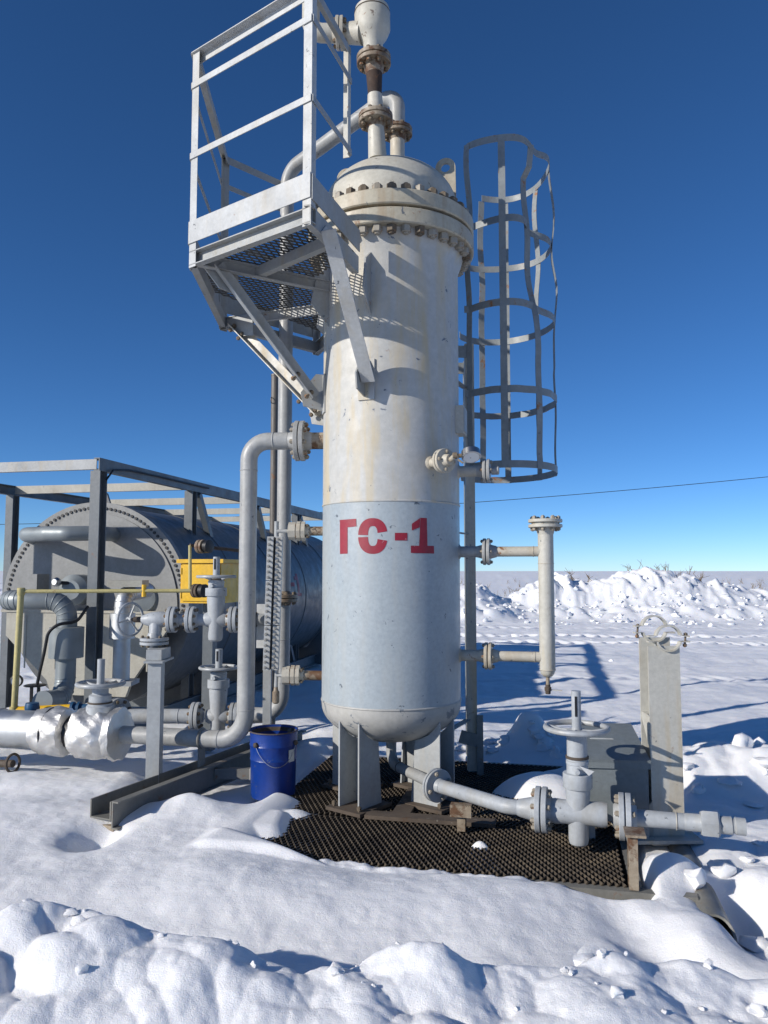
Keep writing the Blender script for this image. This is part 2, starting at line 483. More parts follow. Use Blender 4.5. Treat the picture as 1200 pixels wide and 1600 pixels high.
def snow_h(x, y):
    x = np.asarray(x, float); y = np.asarray(y, float)
    d = np.hypot(x, y)
    wx = x + .12 * fbm(x, y, 1.7, 3, 31); wy = y + .12 * fbm(x, y, 1.7, 3, 47)
    h = -.07 + .05 * fbm(x, y, .45, 4, 3) * sstep(d, 2, 6) + .02 * fbm(x, y, 2.2, 4, 9) + .006 * fbm(x, y, 9, 3, 5)
    a = x * A.x + y * A.y; b = x * B.x + y * B.y
    # wind-blown ripples (sastrugi) on the open field
    far = sstep(y, 6.8, 8.5)
    h += far * .045 * np.maximum(0, fbm(x * .45 + y * .2, y * 1.5 - x * .3, 1.2, 4, 21)) * (1 + .6 * sstep(y, 8, 14))
    # pit under the skid
    ins = sstep(a, SK_A0 - .12, SK_A0 + .05) * (1 - sstep(a, SK_A1 - .02, SK_A1 + .16)) * sstep(b, SK_B0 - .09, SK_B0 - .02) * (1 - sstep(b, SK_B1 - .05, SK_B1 + .1))
    cover = np.zeros_like(h)
    # drift over the skid's front left
    s = (x + .05 * fbm(x, y, 1.7, 3, 31) + .31) * -.66 + (y + .05 * fbm(x, y, 1.7, 3, 47) - 4.56) * -.75
    lf = sstep(s, -.10, .34) * sstep(y, 3.0, 3.6)
    cover = np.maximum(cover, .31 * lf)
    cover = np.maximum(cover, .262 * sstep(-(x + .46), -.12, .24) * (1 - sstep(y, 5.15, 5.5)) * sstep(y, 4.4, 4.9))
    cover = np.maximum(cover, hill(x, y, .56, 4.62, .13, .05, .25, -.2))
    cover = np.maximum(cover, hill(x, y, -.60, 5.22, .30, .24, .245))
    cover = np.maximum(cover, hill(x, y, -.95, 4.9, .5, .4, .275))
    cover = np.maximum(cover, hill(wx, wy, 1.12, 5.72, .40, .36, .34, -.2, 1.5))
    cover = np.maximum(cover, hill(wx, wy, 1.75, 5.95, .5, .6, .36))
    cover = np.maximum(cover, .275 * (1 - sstep(a, SK_A0 + .05, SK_A0 + .6)) * (1 - sstep(b, 5.2, 5.6)))
    edge = (1 - sstep(b + .05 * fbm(x, y, 5, 3, 58), SK_B0 + .0, SK_B0 + .07)) * sstep(-x, -1.25, -.9)
    cover = np.maximum(cover, .236 * edge * (.96 + .10 * fbm(x, y, 9, 3, 59)))
    h = h * (1 - ins) + ins * -.22 + cover * ins
    out = 1 - ins
    # left foreground drift, the mound beside the beam
    h += out * (.105 * sstep(-(x + .0), 0, 1.0) * sstep(y, 3.3, 4.2) * (1 - sstep(y, 5.15, 5.6)) + .12 * sstep(-(x + 1.6), 0, .4) * sstep(y, 5.2, 5.8) * (1 - sstep(y, 6.2, 7.0)))
    h += out * hill(x, y, -1.26, 5.2, .24, .18, .09, -.3, .75)
    h += hill(wx, wy, -2.6, 5.3, .9, .6, .06)
    h -= hill(x, y, -1.74, 4.76, .13, .18, .16, -.3)
    h += out * hill(x, y, .0, 3.95, .95, .45, .115) + out * hill(x, y, .95, 3.95, .45, .25, .035)
    # wind scoops in front of the skid
    h -= out * hill(wx, wy, 1.28, 3.62, .16, .38, .10, .5)
    h -= out * hill(wx, wy, 1.74, 3.88, .16, .34, .16, .2)
    h += out * hill(wx, wy, 1.42, 3.74, .28, .2, .08)
    h += out * hill(wx, wy, 1.52, 4.26, .22, .2, .16)
    # banks right of and behind the skid
    lum = worley(wx, wy, 2.3, 4) * .6 + worley(wx, wy, 5.1, 8) * .28
    bk = hill(wx, wy, 2.75, 6.15, 1.25, .38, 1, -.12)
    h += bk * (.22 + .24 * lum)
    rt = sstep(x, 1.7, 2.1) * (1 - sstep(y, 4.7, 5.7)) * sstep(y, 2.4, 3.0)
    h += rt * (.03 + .22 * lum * (.4 + .6 * fbm(x, y, 1.2, 2, 77)))
    h += hill(wx, wy, 1.55, 7.05, .75, .25, 1, -.1) * (.10 + .16 * lum)
    h += hill(wx, wy, 1.32, 7.2, .17, .16, .27, 0, 1.3)
    h += hill(wx, wy, -.55, 6.95, .5, .3, .22, -.3) + hill(wx, wy, -.35, 7.7, .7, .3, .16)
    # ploughed berm in the foreground
    cy = 2.86 + .06 * fbm(x, y * 0, .9, 3, 61)
    hc = np.interp(x, [-2.2, -1.5, -.75, -.3, .05, .4, .75, 1.0, 1.5, 2.5], [.43, .40, .335, .265, .315, .30, .265, .235, .20, .17])
    v = wy - cy
    prof = np.where(v > 0, np.exp(-(v / .20) ** 2), np.exp(-(v / .75) ** 2))
    ux_ = x + .12 * fbm(x, y, 1.8, 2, 33); uy_ = y + .12 * fbm(x, y, 1.8, 2, 34)
    l2 = worley(ux_, uy_, 2.5, 14) * .46 + worley(ux_ + .3 * uy_, uy_, 5.2, 15) * .20 + (.5 + .5 * fbm(ux_, uy_, 2.6, 2, 17)) * .3
    cav = np.abs(fbm(wx, wy, 2.6, 3, 90))
    h += prof * hc * (.98 + .85 * (l2 - .3)) - prof * .012 * np.clip(1 - cav * 3, 0, 1)
    h += prof * .012 * fbm(x, y, 7, 3, 93) + prof * .005 * fbm(x, y, 21, 3, 95)
    # far ploughed heap, rubble of snow blocks
    e1 = hill(x, y, 9.3, 28.5, 3.3, 2.2, 1.72, 0, 1.1) + hill(x, y, 5.6, 28.6, 1.6, 1.6, 1.0) + hill(x, y, 13.2, 28.4, 2.6, 1.8, .6) + hill(x, y, 16.5, 28.6, 2.4, 1.8, .75) + hill(x, y, 2.9, 27.2, 1.25, 1.8, 1.25, 0, 1.2) + hill(x, y, -14, 32, 6, 2, 1.1)
    e1 = np.minimum(e1, 2.1)
    qx = x + .5 * fbm(x, y, .8, 4, 35); qy = y + .5 * fbm(x, y, .8, 4, 36)
    rb = worley(qx, qy * .7, .55, 40) * .5 + np.abs(fbm(qx * 1.5, qy * .6, .9, 5, 43, .6)) * .75 + worley(qx, qy, 2.6, 41) * .10
    h += e1 * (.70 + .42 * rb)
    h += .25 * sstep(e1, .02, .25) * (1 - sstep(e1, .3, .6)) * worley(x, y, 1.9, 44)
    # tyre tracks pressed across the lane
    wob_ = y + .9 * fbm(x, y * .2, .12, 2, 55)
    for yc, am in ((18.3, .045), (20.1, .05), (22.6, .035), (12.4, .018)):
        vv = wob_ - yc; bd_ = 1 - sstep(np.abs(vv), .28, .38)
        h += bd_ * am * (np.sin((x + .5 * np.abs(vv)) * 17.5) * (.7 + .5 * fbm(x, y, .6, 2, 56)) - .3) + .02 * np.exp(-((np.abs(vv) - .45) / .1) ** 2)
    # the field beyond rises a little to the horizon
    h += 1.1 * sstep(y, 30, 120) + .10 * sstep(d, 30, 60) * fbm(x, y, .05, 3, 70)
    return h
def H(x, y): return float(snow_h(np.array([x]), np.array([y]))[0])

def ground():
    ang = np.concatenate([np.linspace(-180, -46, 60)[:-1], np.linspace(-46, -33, 40)[:-1], np.linspace(-33, 33, 460)[:-1], np.linspace(33, 46, 40)[:-1], np.linspace(46, 180, 60)[:-1]])
    rad_ = np.concatenate([np.geomspace(.5, 1.9, 24)[:-1], np.geomspace(1.9, 9, 520)[:-1], np.geomspace(9, 40, 330)[:-1], np.geomspace(40, 2500, 60)])
    na, nr = len(ang), len(rad_)
    T, Rr = np.meshgrid(np.radians(ang), rad_)
    x = (Rr * np.sin(T)).ravel(); y = (Rr * np.cos(T)).ravel()
    z = snow_h(x, y)
    co = np.stack([x, y, z], 1); co = np.vstack([co, [[0, 0, z[:na].mean()]]])
    i = np.arange(nr - 1)[:, None] * na; j = np.arange(na)[None, :]; k = (j + 1) % na
    q = np.stack([i + j, i + na + j, i + na + k, i + k], -1).reshape(-1, 4)[:, ::-1]
    tri = np.stack([np.full(na, nr * na), np.arange(na), (np.arange(na) + 1) % na], 1)[:, ::-1]
    me = bpy.data.meshes.new('snow_ground')
    nl = q.size + tri.size
    me.vertices.add(len(co)); me.vertices.foreach_set('co', co.ravel())
    me.loops.add(nl); me.loops.foreach_set('vertex_index', np.concatenate([q.ravel(), tri.ravel()]).astype(np.int32))
    st = np.concatenate([np.arange(len(q)) * 4, q.size + np.arange(len(tri)) * 3]).astype(np.int32)
    me.polygons.add(len(st)); me.polygons.foreach_set('loop_start', st)
    me.update(calc_edges=True); me.validate()
    me.shade_smooth(); me.materials.append(M['snow'])
    o = bpy.data.objects.new('snow_ground', me); col.objects.link(o); o['kind'] = 'structure'
    if me.polygons[0].normal.z < 0: me.flip_normals()
ground()

# loose clods lying on the berm, the banks and the far heap
def clods():
    import bmesh
    b = bmesh.new(); r2 = random.Random(5); pts = []
    for _ in range(150):
        pts.append((r2.uniform(-1.9, 1.9), r2.gauss(3.0, .13) if r2.random() < .7 else r2.uniform(2.6, 3.3), r2.choice((.006, .007, .008, .010, .013, .018, .025))))
    for _ in range(60): pts.append((r2.uniform(1.6, 3.4), r2.uniform(3.1, 6.6), r2.uniform(.02, .07)))
    for _ in range(70): pts.append((r2.uniform(.7, 2.4), r2.uniform(6.75, 7.5), r2.uniform(.015, .06)))
    for _ in range(160): pts.append((r2.uniform(2, 14.5), r2.gauss(25.7, .9), r2.uniform(.03, .11)))
    for _ in range(90): pts.append((r2.uniform(2, 13.5), r2.uniform(26, 29), r2.uniform(.03, .10)))
    for _ in range(14): pts.append((r2.uniform(.5, 9), r2.uniform(10, 24), r2.uniform(.02, .06)))
    pts.append((.735, 2.93, .055)); pts.append((3.35, 19.8, .11))
    for x, y, r in pts:
        rr = bmesh.ops.create_icosphere(b, subdivisions=2 if y < 8 else 1, radius=r)['verts']
        sx, sy, sz = (r2.uniform(.8, 1.4), r2.uniform(.8, 1.3), r2.uniform(.6, .95)); z = H(x, y) + r * .25; sd = r2.random() * 99
        for vv in rr:
            p = vv.co; k = r2.uniform(.72, 1.2) + .30 * math.sin(p.x / r * 2.1 + sd) * math.cos(p.y / r * 2.7 + sd * 2) + .18 * math.sin(p.z / r * 4 + sd)
            vv.co = (x + p.x * sx * k, y + p.y * sy * k, z + p.z * sz * k)
    me = bpy.data.meshes.new('snow_clods'); b.to_mesh(me); b.free(); me.shade_smooth(); me.set_sharp_from_angle(angle=RAD(48)); me.materials.append(M['snow'])
    o = bpy.data.objects.new('snow_clods', me); col.objects.link(o); o['kind'] = 'stuff'
    tag(o, 'loose white snow clods scattered over the ploughed berm and heaps', 'snow')
clods()

# dry weeds along the field edge and on the heap
def weeds():
    b = MB(); r2 = random.Random(11)
    for _ in range(110):
        if r2.random() < .22: x, y = r2.uniform(5, 12), r2.uniform(28.5, 31)
        else: y = r2.uniform(40, 75); x = r2.uniform(.08, .52) * y
        z = H(x, y)
        for s in range(r2.randint(2, 6)):
            hh = r2.uniform(.25, .7) * (1 if y > 35 else .7); lx = r2.gauss(0, .3) * hh
            p = [V(x + r2.gauss(0, .15), y, z - .1), V(x + lx * .5, y, z + hh * .6), V(x + lx, y + .05, z + hh)]
            b.sweep(p, .012, 3, radii=[.014, .01, .005])
            if r2.random() < .6: b.sweep([p[1], p[1] + V(r2.gauss(0, .15), 0, hh * .35)], .01, 3, radii=[.01, .004])
    o = b.build('dry_weeds', 'weed', org=(9, 30, 1)); o['kind'] = 'stuff'; tag(o, 'thin dry weeds poking through snow along the horizon', 'weeds')
weeds()

# ================================================================ VESSEL SKID
sk = thing('vessel_skid', 'low steel skid with rusty expanded-metal grating under the tall vessel', 'skid', S(-.8, 5.4, -.2))
MB().box(S((SK_A0 + SK_A1) / 2, (SK_B0 + SK_B1) / 2, -.13), A * (SK_A1 - SK_A0) / 2, B * (SK_B1 - SK_B0) / 2, Z * .01).build('bottom_plate', 'pan', sk)
def inrect(p):
    a = p.dot(A); b = p.dot(B)
    return SK_A0 + .02 < a < SK_A1 - .01 and SK_B0 + .02 < b < SK_B1 - .02
SW, LW = .038, .072
for (b0, b1) in ((SK_B0 + .01, 5.02), (5.03, SK_B1)):
    g = MB(); n_u = int((SK_A1 - SK_A0) / (SW / 2)); n_v = int((b1 - b0) / (LW / 2))
    expanded(g, inrect, S(SK_A0, b0, -.008), A, B, n_u, n_v, SW, LW, .0045, .017)
    g.build('grating', 'grate', sk, 25)
fc = MB().chan(S(SK_A0, SK_B0, -.14), S(.66, SK_B0, -.14), .125, .06, .01, -B * -1, Z)
fc.build('front_channel', 'beam', sk)
MB().chan(S(SK_A0, SK_B1 + .01, -.14), S(SK_A1, SK_B1 + .01, -.14), .13, .06, .01, -B, Z).build('rear_channel', 'beam', sk)
MB().chan(S(SK_A1 + .015, SK_B0 + .065, -.14), S(SK_A1 + .015, SK_B1 - .01, -.14), .125, .06, .01, A, Z).build('side_channel', 'beam', sk)
for b0 in (5.0, 5.85):
    MB().chan(S(SK_A0 + .02, b0, -.118), S(SK_A1, b0, -.118), .092, .05, .008, B, Z).build('cross_channel', 'beam', sk)
# runner: a pipe laid across the end of the skid, its cut end showing
rp = MB(); n_ = 20; ro, ri = .088, .076
pc0 = S(.70, 4.02, -.105); pc1 = S(.70, 6.5, -.105); vs_ = []; fs_ = []
for q, pc in enumerate((pc0, pc1)):
    for r_ in (ro, ri):
        for i in range(n_ + 1):
            t = RAD(-40 + 235 * i / n_); sk_ = B * (.10 * (1 - math.sin(max(0, t))) if q == 0 else 0)
            vs_.append(pc + A * math.cos(t) * r_ + Z * math.sin(t) * r_ - sk_ * .6)
N1 = n_ + 1
for i in range(n_):
    fs_ += [(i, i + 1, 2 * N1 + i + 1, 2 * N1 + i), (N1 + i + 1, N1 + i, 3 * N1 + i, 3 * N1 + i + 1), (i + 1, i, N1 + i, N1 + i + 1), (2 * N1 + i, 2 * N1 + i + 1, 3 * N1 + i + 1, 3 * N1 + i)]
rp.add(vs_, fs_); rp.build('runner_pipe', 'beam', sk)
# upright bracket at the skid corner and the pipe stool
MB().chan(S(.335, 4.20, -.01), S(.335, 4.20, .255), .09, .045, .008, A * 1, B).build('corner_bracket', 'creamrust', sk)
MB().box(S(.37, 4.245, .262), A * .05, B * .07, Z * .006).build('bracket_cap', 'creamrust', sk)
MB().chan(S(-.62, 4.83, .01), S(-.62, 4.83, .10), .07, .05, .007, A, B).build('stool_leg', 'creamrust', sk)
MB().chan(S(-.66, 4.80, .102), S(-.53, 4.80, .102), .07, .07, .007, B, Z).build('stool_top', 'creamrust', sk)
MB().box(S(-.82, 5.02, .012), A * .42, B * .055, Z * .012).build('cross_flat', 'rust', sk)
MB().box(S(-1.02, 5.72, .01), A * .06, B * .75, Z * .010).build('cross_flat', 'rust', sk)

# ================================================================ SEPARATOR VESSEL
VC = V(.052, 5.63, 0); VR = .5
ve = thing('separator_vessel', 'tall pale grey cylindrical separator vessel marked in red letters', 'vessel', VC)
def shellring(z0, z1, r=VR, n=30):
    return MB().lathe(VC, Z, [(r, z0 + (z1 - z0) * i / n) for i in range(n + 1)], 96, cap=False)
MB().lathe(VC, Z, [(VR, .69), (VR, 1.2), (VR, 2.068)], 96, cap=False).build('lower_shell', 'bluegrey', ve)
MB().lathe(VC, Z, [(VR, 2.074), (VR, 3.35), (VR, 3.80), (VR + .035, 3.90), (VR + .05, 3.944)], 96, cap=False).build('upper_shell', 'uppershell', ve)
hp = [(.02, .395)] + [(VR * math.sin(t), .66 - .265 * math.cos(t)) for t in [PI / 2 * i / 16 for i in range(1, 17)]] + [(VR, .684)]
MB().lathe(VC, Z, hp, 96).build('bottom_head', 'head', ve)
for z, mt in ((.687, 'head'), (2.071, 'uppershell')):
    MB().torus(VC + Z * z, Z, VR - .001, .0075, 96, 8).build('weld_seam', mt, ve)
def bigring(name, z0, z1, r=.62):
    e = .008
    return MB().lathe(VC, Z, [(VR - .04, z0), (r - e, z0), (r, z0 + e), (r, z1 - e), (r - e, z1), (VR - .04, z1)], 96, cap=False).build(name, 'flange', ve)
f1 = bigring('lower_flange', 3.944, 4.054); f2 = bigring('upper_flange', 4.076, 4.184)
MB().lathe(VC, Z, [(.575, 4.052), (.575, 4.08)], 72).build('gasket', 'darkrust', ve)
dp = [(.52, 4.184), (.505, 4.20), (.50, 4.30)] + [(.50 * math.cos(t), 4.30 + .36 * math.sin(t)) for t in [PI / 2 * i / 16 for i in range(1, 16)]] + [(.01, 4.66)]
MB().lathe(VC, Z, dp, 96).build('dome_head', 'dome', ve)
nutm = bolt_mesh(.115, .037, 'boltcream', True); nutr = bolt_mesh(.115, .037, 'boltrust', True)
for i in range(36):
    a = 2 * PI * i / 36
    p = VC + V(math.cos(a), math.sin(a), 0) * .565
    inst('nut', nutr if rnd.random() < .55 else nutm, f2, p + Z * 4.128, Z, rnd.random())
    inst('nut', nutm if rnd.random() < .8 else nutr, f1, p + Z * 4.0, -Z, rnd.random())
# legs: pairs of plates welded under the head on a base plate
for az in (-128, -38, 52, 142):
    a = RAD(az); rd = V(math.cos(a), math.sin(a), 0); tg = V(-rd.y, rd.x, 0)
    for s in (-1, 1):
        def pt(r, z): return VC + rd * r + tg * (s * .085) + Z * z
        rr = [(.47, .02), (.47, .60)] + [(VR * math.sin(t) * .97, .66 - .265 * math.cos(t)) for t in (1.15, 1.0, .85, .72, .62)] + [(.25, .02)]
        rr = [(.475, .02), (.475, .585), (.43, .53), (.38, .485), (.32, .455), (.27, .437), (.235, .02)]
        MB().prism([pt(r, z) for r, z in rr], tg * .012).build('leg', 'grey', ve)
    MB().prism([VC + rd * r + tg * .079 * 1 + Z * z for r, z in [(.30, .02), (.30, .45), (.288, .445), (.288, .02)]], tg * -.152).build('leg_web', 'grey', ve)
    bp = MB().box(VC + rd * .36 + Z * .014, rd * .17, tg * .15, Z * .011).build('base_plate', 'rust', ve)
    for q in ((.03, .11), (.03, -.11)):
        inst('bolt', bolt_mesh(.02, .016, 'boltrust', True), bp, VC + rd * (.46 + q[0]) + tg * q[1] + Z * .025, Z)
# lifting lugs
for az in (20, 160):
    a = RAD(az); rd = V(math.cos(a), math.sin(a), 0); tg = V(-rd.y, rd.x, 0); c = V(.475, 5.72, 4.70) if az == 20 else V(-.30, 5.95, 4.74)
    nrm = tg if az == 20 else tg; b = MB(); n = 22; vs = []; fs = []
    u = V(.97, -.22, 0); ex = V(.22, .97, 0) * .022
    if az == 160: u = -u
    outer = []
    for i in range(n):
        t = 2 * PI * i / n; ro_ = .075
        outer.append(V(math.cos(t) * ro_, math.sin(t) * ro_, 0))
    for k in (0, 1):
        for rr in (.078, .036):
            for i in range(n):
                t = 2 * PI * i / n; xx = math.cos(t) * rr; yy = math.sin(t) * rr
                if rr > .05 and yy < -.01: yy = -.26; xx = xx * 1.55 - .035
                vs.append(c + u * xx + Z * yy + ex * (k - .5))
    for i in range(n):
        j = (i + 1) % n
        fs += [(i, j, n + j, n + i), (2 * n + j, 2 * n + i, 3 * n + i, 3 * n + j), (j, i, 2 * n + i, 2 * n + j), (n + i, n + j, 3 * n + j, 3 * n + i)]
    b.add(vs, fs).build('lifting_lug', 'flange', ve)
# red stencil letters, laid on the curved shell
def on_shell(px, py, r=VR + .0018):
    d = at(px, py, 1.0) - V(0, 0, CAM_H)
    cx, cy = VC.x, VC.y
    a_ = d.x ** 2 + d.y ** 2; b_ = -2 * (d.x * cx + d.y * cy); c_ = cx * cx + cy * cy - r * r
    t = (-b_ - math.sqrt(b_ * b_ - 4 * a_ * c_)) / (2 * a_)
    return V(0, 0, CAM_H) + d * t
def patch(b, q, n=7):
    q = [Vector((p[0], p[1], 0)) for p in q]; vs = []; fs = []
    for i in range(n + 1):
        for j in range(n + 1):
            u, v = i / n, j / n
            p = q[0] * (1 - u) * (1 - v) + q[1] * u * (1 - v) + q[2] * u * v + q[3] * (1 - u) * v
            vs.append(on_shell(p.x, p.y))
    for i in range(n):
        for j in range(n): k = i * (n + 1) + j; fs.append((k, k + 1, k + n + 2, k + n + 1))
    b.add(vs, fs)
def quad(x0, y0, x1, y1): return [(x0, y0), (x1, y0), (x1, y1), (x0, y1)]
L1 = MB(); patch(L1, [(531, 812.5), (543, 811.5), (543, 865), (531.2, 865.5)]); patch(L1, [(543, 811.5), (556.5, 810.5), (557, 822.5), (543, 824)]); L1.build('letter', 'red', ve)
L2 = MB()
def arc(t0, t1, n):
    for i in range(n):
        ta, tb = RAD(t0 + (t1 - t0) * i / n), RAD(t0 + (t1 - t0) * (i + 1) / n); cx, cy = 582.5, 837.5
        o_ = lambda t: (cx + 23 * math.copysign(abs(math.cos(t)) ** .85, math.cos(t)), cy - 28 * math.copysign(abs(math.sin(t)) ** .9, math.sin(t)))
        i_ = lambda t: (cx + 7.5 * math.copysign(abs(math.cos(t)) ** .7, math.cos(t)), cy - 15.5 * math.copysign(abs(math.sin(t)) ** .8, math.sin(t)))
        patch(L2, [i_(ta), o_(ta), o_(tb), i_(tb)], 3)
arc(13, 177.5, 18); arc(183, 347, 18); L2.build('letter', 'red', ve)
L3 = MB(); patch(L3, quad(617, 832.5, 636.5, 844.5)); L3.build('letter', 'red', ve)
L4 = MB(); patch(L4, [(657, 809), (667, 809.5), (668, 853), (655, 853)]); patch(L4, [(643.5, 818.5), (656.6, 809.3), (655.8, 824), (643.5, 829)]); patch(L4, [(642, 852.5), (678, 853), (678.5, 865), (642, 864)]); L4.build('letter', 'red', ve)
# name plate on its stand-off box
a = RAD(-14); rd = V(math.cos(a), math.sin(a), 0); tg = V(-rd.y, rd.x, 0); pz = at(712, 658, 5.5).z
npb = MB().box(VC + rd * (VR + .02) + Z * pz, rd * .03, tg * .085, Z * .10).build('name_plate_box', 'cream', ve)
MB().box(VC + rd * (VR + .053) + Z * pz, rd * .003, tg * .07, Z * .085).build('name_plate', 'grey', npb)
# side branches
def branch(dirn, z, r, L, fr, fpos, nb=4, mat='cream', blind=False, fm=None, br=.012):
    d = Vector(dirn).normalized(); p0 = VC + d * (VR - .03) + Z * z
    MB().tube(p0, VC + d * (fpos - .045) + Z * z, r).build('nozzle', mat, ve)
    MB().lathe(VC + d * (VR - .012) + Z * z, d, [(r + .022, 0), (r + .018, .010), (r + .002, .022)], 20).build('nozzle_weld', mat, ve)
    return flange(ve, VC + d * fpos + Z * z, d, fr, r, nb=nb, mat=fm or mat, bmat='boltcream', br=br, hub=.045, hubs=(1, 0 if blind else 1))
# gauge branch and blind branch on the right
d = V(.30, -.954, 0); d = V(.55, -.84, 0).normalized(); gz_ = at(680, 720, 5.1).z
branch(d, gz_, .034, .2, .082, .635, 4, 'cream')
branch(A, at(755, 735, 5.45).z, .040, .2, .085, .70, 4, 'cream', blind=True, fm='pipe')
MB().lathe(VC + A * .735 + Z * at(755, 735, 5.45).z, A, [(.03, 0), (.03, .05), (.024, .055)], 16).build('blind_plug', 'pipe', ve)
branch(A, at(760, 862, 5.47).z, .040, .2, .095, .695, 4, 'pipe')
branch(A, at(765, 1025, 5.47).z, .040, .2, .095, .70, 4, 'cream')
ZU, ZL = at(465, 830, 5.65).z, at(460, 1055, 5.65).z
# ---------------------------------------------------------------- pressure gauge
pg = thing('pressure_gauge', 'steel pressure gauge on a small valve beside the vessel wall', 'gauge', VC + d * .66 + Z * gz_)
p = VC + d * .66 + Z * gz_
gv = at(715, 712, 5.0)
MB().sweep([p, p + d * .05, gv + V(-.03, 0, -.01), gv], .016, 10).build('stub', 'cream', pg)
MB().lathe(gv - X * .035, X, [(.012, 0), (.022, .004), (.022, .03), (.014, .034), (.014, .06)], 12).build('needle_valve', 'boltrust', pg)
MB().bar(gv + V(.0, -.03, -.03), gv + V(.03, -.05, -.055), .008, .012).build('lever', 'boltrust', pg)
gc = at(736, 710, 4.98); gax = V(.05, -.45, -.9).normalized()
gcase = MB().lathe(gc - gax * .028, gax, [(.052, 0), (.062, .006), (.064, .05), (.058, .056), (.054, .052)], 32).build('case', 'steel', pg)
MB().lathe(gc + gax * .024, gax, [(.053, 0), (.053, .002)], 28).build('dial', 'glass', gcase)
MB().bar(gc + gax * .0275 - X * .01, gc + gax * .0275 + V(.03, .02, 0), .004, .001, gax).build('needle', 'black', gcase)

# ================================================================ TOP PIPEWORK AND SAFETY VALVE
rv = thing('safety_valve', 'cream safety relief valve on a scorched riser above the dome', 'valve', at(590, 245, 5.5))
b0, b1, b2, b3 = at(590, 250, 5.5), at(587, 187, 5.5), at(584, 95, 5.5), at(583, 60, 5.5)
ax = (b2 - b1).normalized()
MB().sweep([b0, b0 + (b1 - b0) * .35, b1 - ax * .02], .06, 20, radii=[.070, .066, .058]).build('riser_base', 'dome', rv)
flange(rv, b1, ax, .128, .055, t=.03, nb=8, br=.017, mat='creamrust', bmat='boltrust', hub=.05)
MB().sweep([b1 + ax * .05, b1 + ax * .2, b2 - ax * .1], .05, 20, radii=[.058, .052, .062]).build('riser', 'darkrust', rv)
MB().tube(b1 + ax * .06, b1 + ax * .19, .0605, .0555).build('riser_paint', 'cream', rv)
flange(rv, b2, ax, .128, .062, t=.032, nb=8, br=.017, mat='creamrust', bmat='boltrust', hub=.07)
MB().lathe(b2 + ax * .04, ax, [(.07, 0), (.075, .10), (.11, .15), (.132, .20), (.135, .32), (.130, .33), (.130, .335), (.128, .365), (.095, .39), (.07, .40), (.07, .62), (.05, .66)], 36).build('valve_body', 'dome', rv)
MB().torus(b2 + ax * .375, Z, .131, .004, 36, 6).build('body_seam', 'rust', rv)
bc = at(583, 45, 5.5); lf_ = V(-.96, .05, .0).normalized(); fo = at(531, 52, 5.55)
MB().sweep([bc + lf_ * .08 - Z * .03, fo + X * .05], .075, 20, radii=[.085, .075]).build('outlet_neck', 'dome', rv)
flange(rv, fo, X, .118, .068, t=.024, nb=8, br=.016, mat='cream', bmat='boltrust', hub=.03)
vp = thing('vent_pipe', 'cream vent elbow rising from the safety valve outlet', 'pipe', fo - X * .3)
pipe(vp, [fo - X * .03, fo - X * .22 - Z * .0, fo - X * .22 + Z * 1.5], .068, 'dome', .12)

go = thing('gas_outlet_pipe', 'pale grey gas outlet pipe arching over the dome and dropping behind platform', 'pipe', V(-.86, 6.6, .3))
g0, g1, g2 = at(622, 235, 5.85), at(621, 207, 5.85), at(614, 142, 5.85)
flange(go, g1, Z, .118, .055, t=.026, nb=8, br=.015, mat='creamrust', bmat='boltrust', hub=.05)
MB().tube(V(g1.x, g1.y, 4.5), g1 - Z * .05, .058).build('nozzle', 'cream', go)
gb = V(-.86, 6.6, 0); gt = at(447, 268, 6.6)
zb = .385
fl_z = at(452, 935, 6.55).z
pts = [g1 + Z * .04, V(g1.x, g1.y, g2.z + .0), V(gb.x, gb.y, gt.z), V(gb.x, gb.y, fl_z + .03)]
pipe(go, pts, .061, 'pipe', .17)
flange(go, V(gb.x, gb.y, fl_z), Z, .125, .06, t=.028, nb=8, br=.015, mat='creamrust', bmat='boltrust')
LD = V(-.976, .18, 0).normalized()
lowline_end = V(gb.x, gb.y, zb) + LD * 2.6
p_el = V(gb.x, gb.y, zb)
pipe(go, [V(gb.x, gb.y, fl_z - .03), p_el, p_el + LD * .42], .061, 'pipe', .19, name='riser')
for zz in (1.02, .66): weld(go, V(gb.x, gb.y, zz), Z, .061, 'pipe')

# ================================================================ INLET PIPE
ip = thing('inlet_pipe', 'pale grey inlet pipe bending down beside the vessel to ground level', 'pipe', V(-1.005, 5.68, .3))
IV = V(-1.005, 5.68, 0); zt = at(440, 689, 5.66).z; zl = .375
nd = (V(IV.x, IV.y, 0) - V(VC.x, VC.y, 0)).normalized()
fpos = VC + nd * (.05 + .588 + .07); fpos = V(-.622, 5.66, zt)
MB().tube(VC + nd * (VR - .03) + Z * zt, fpos - nd * .05, .062).build('nozzle', 'creamrust', ip)
flange(ip, fpos, nd, .150, .06, t=.032, nb=8, br=.018, mat='pipe', bmat='boltcream', hub=.06, phase=.2)
LI = V(-.976, .218, 0).normalized()
il = V(IV.x, IV.y, zl)
pipe(ip, [fpos + nd * .09, V(IV.x, IV.y, zt), il, il + LI * .98], .064, 'pipe', .20)
for zz in (zt - .22, zl + .22): weld(ip, V(IV.x, IV.y, zz), Z, .064, 'pipe')
weld(ip, fpos + nd * .20, nd, .064, 'pipe'); weld(ip, il + LI * .20, LI, .064, 'pipe')
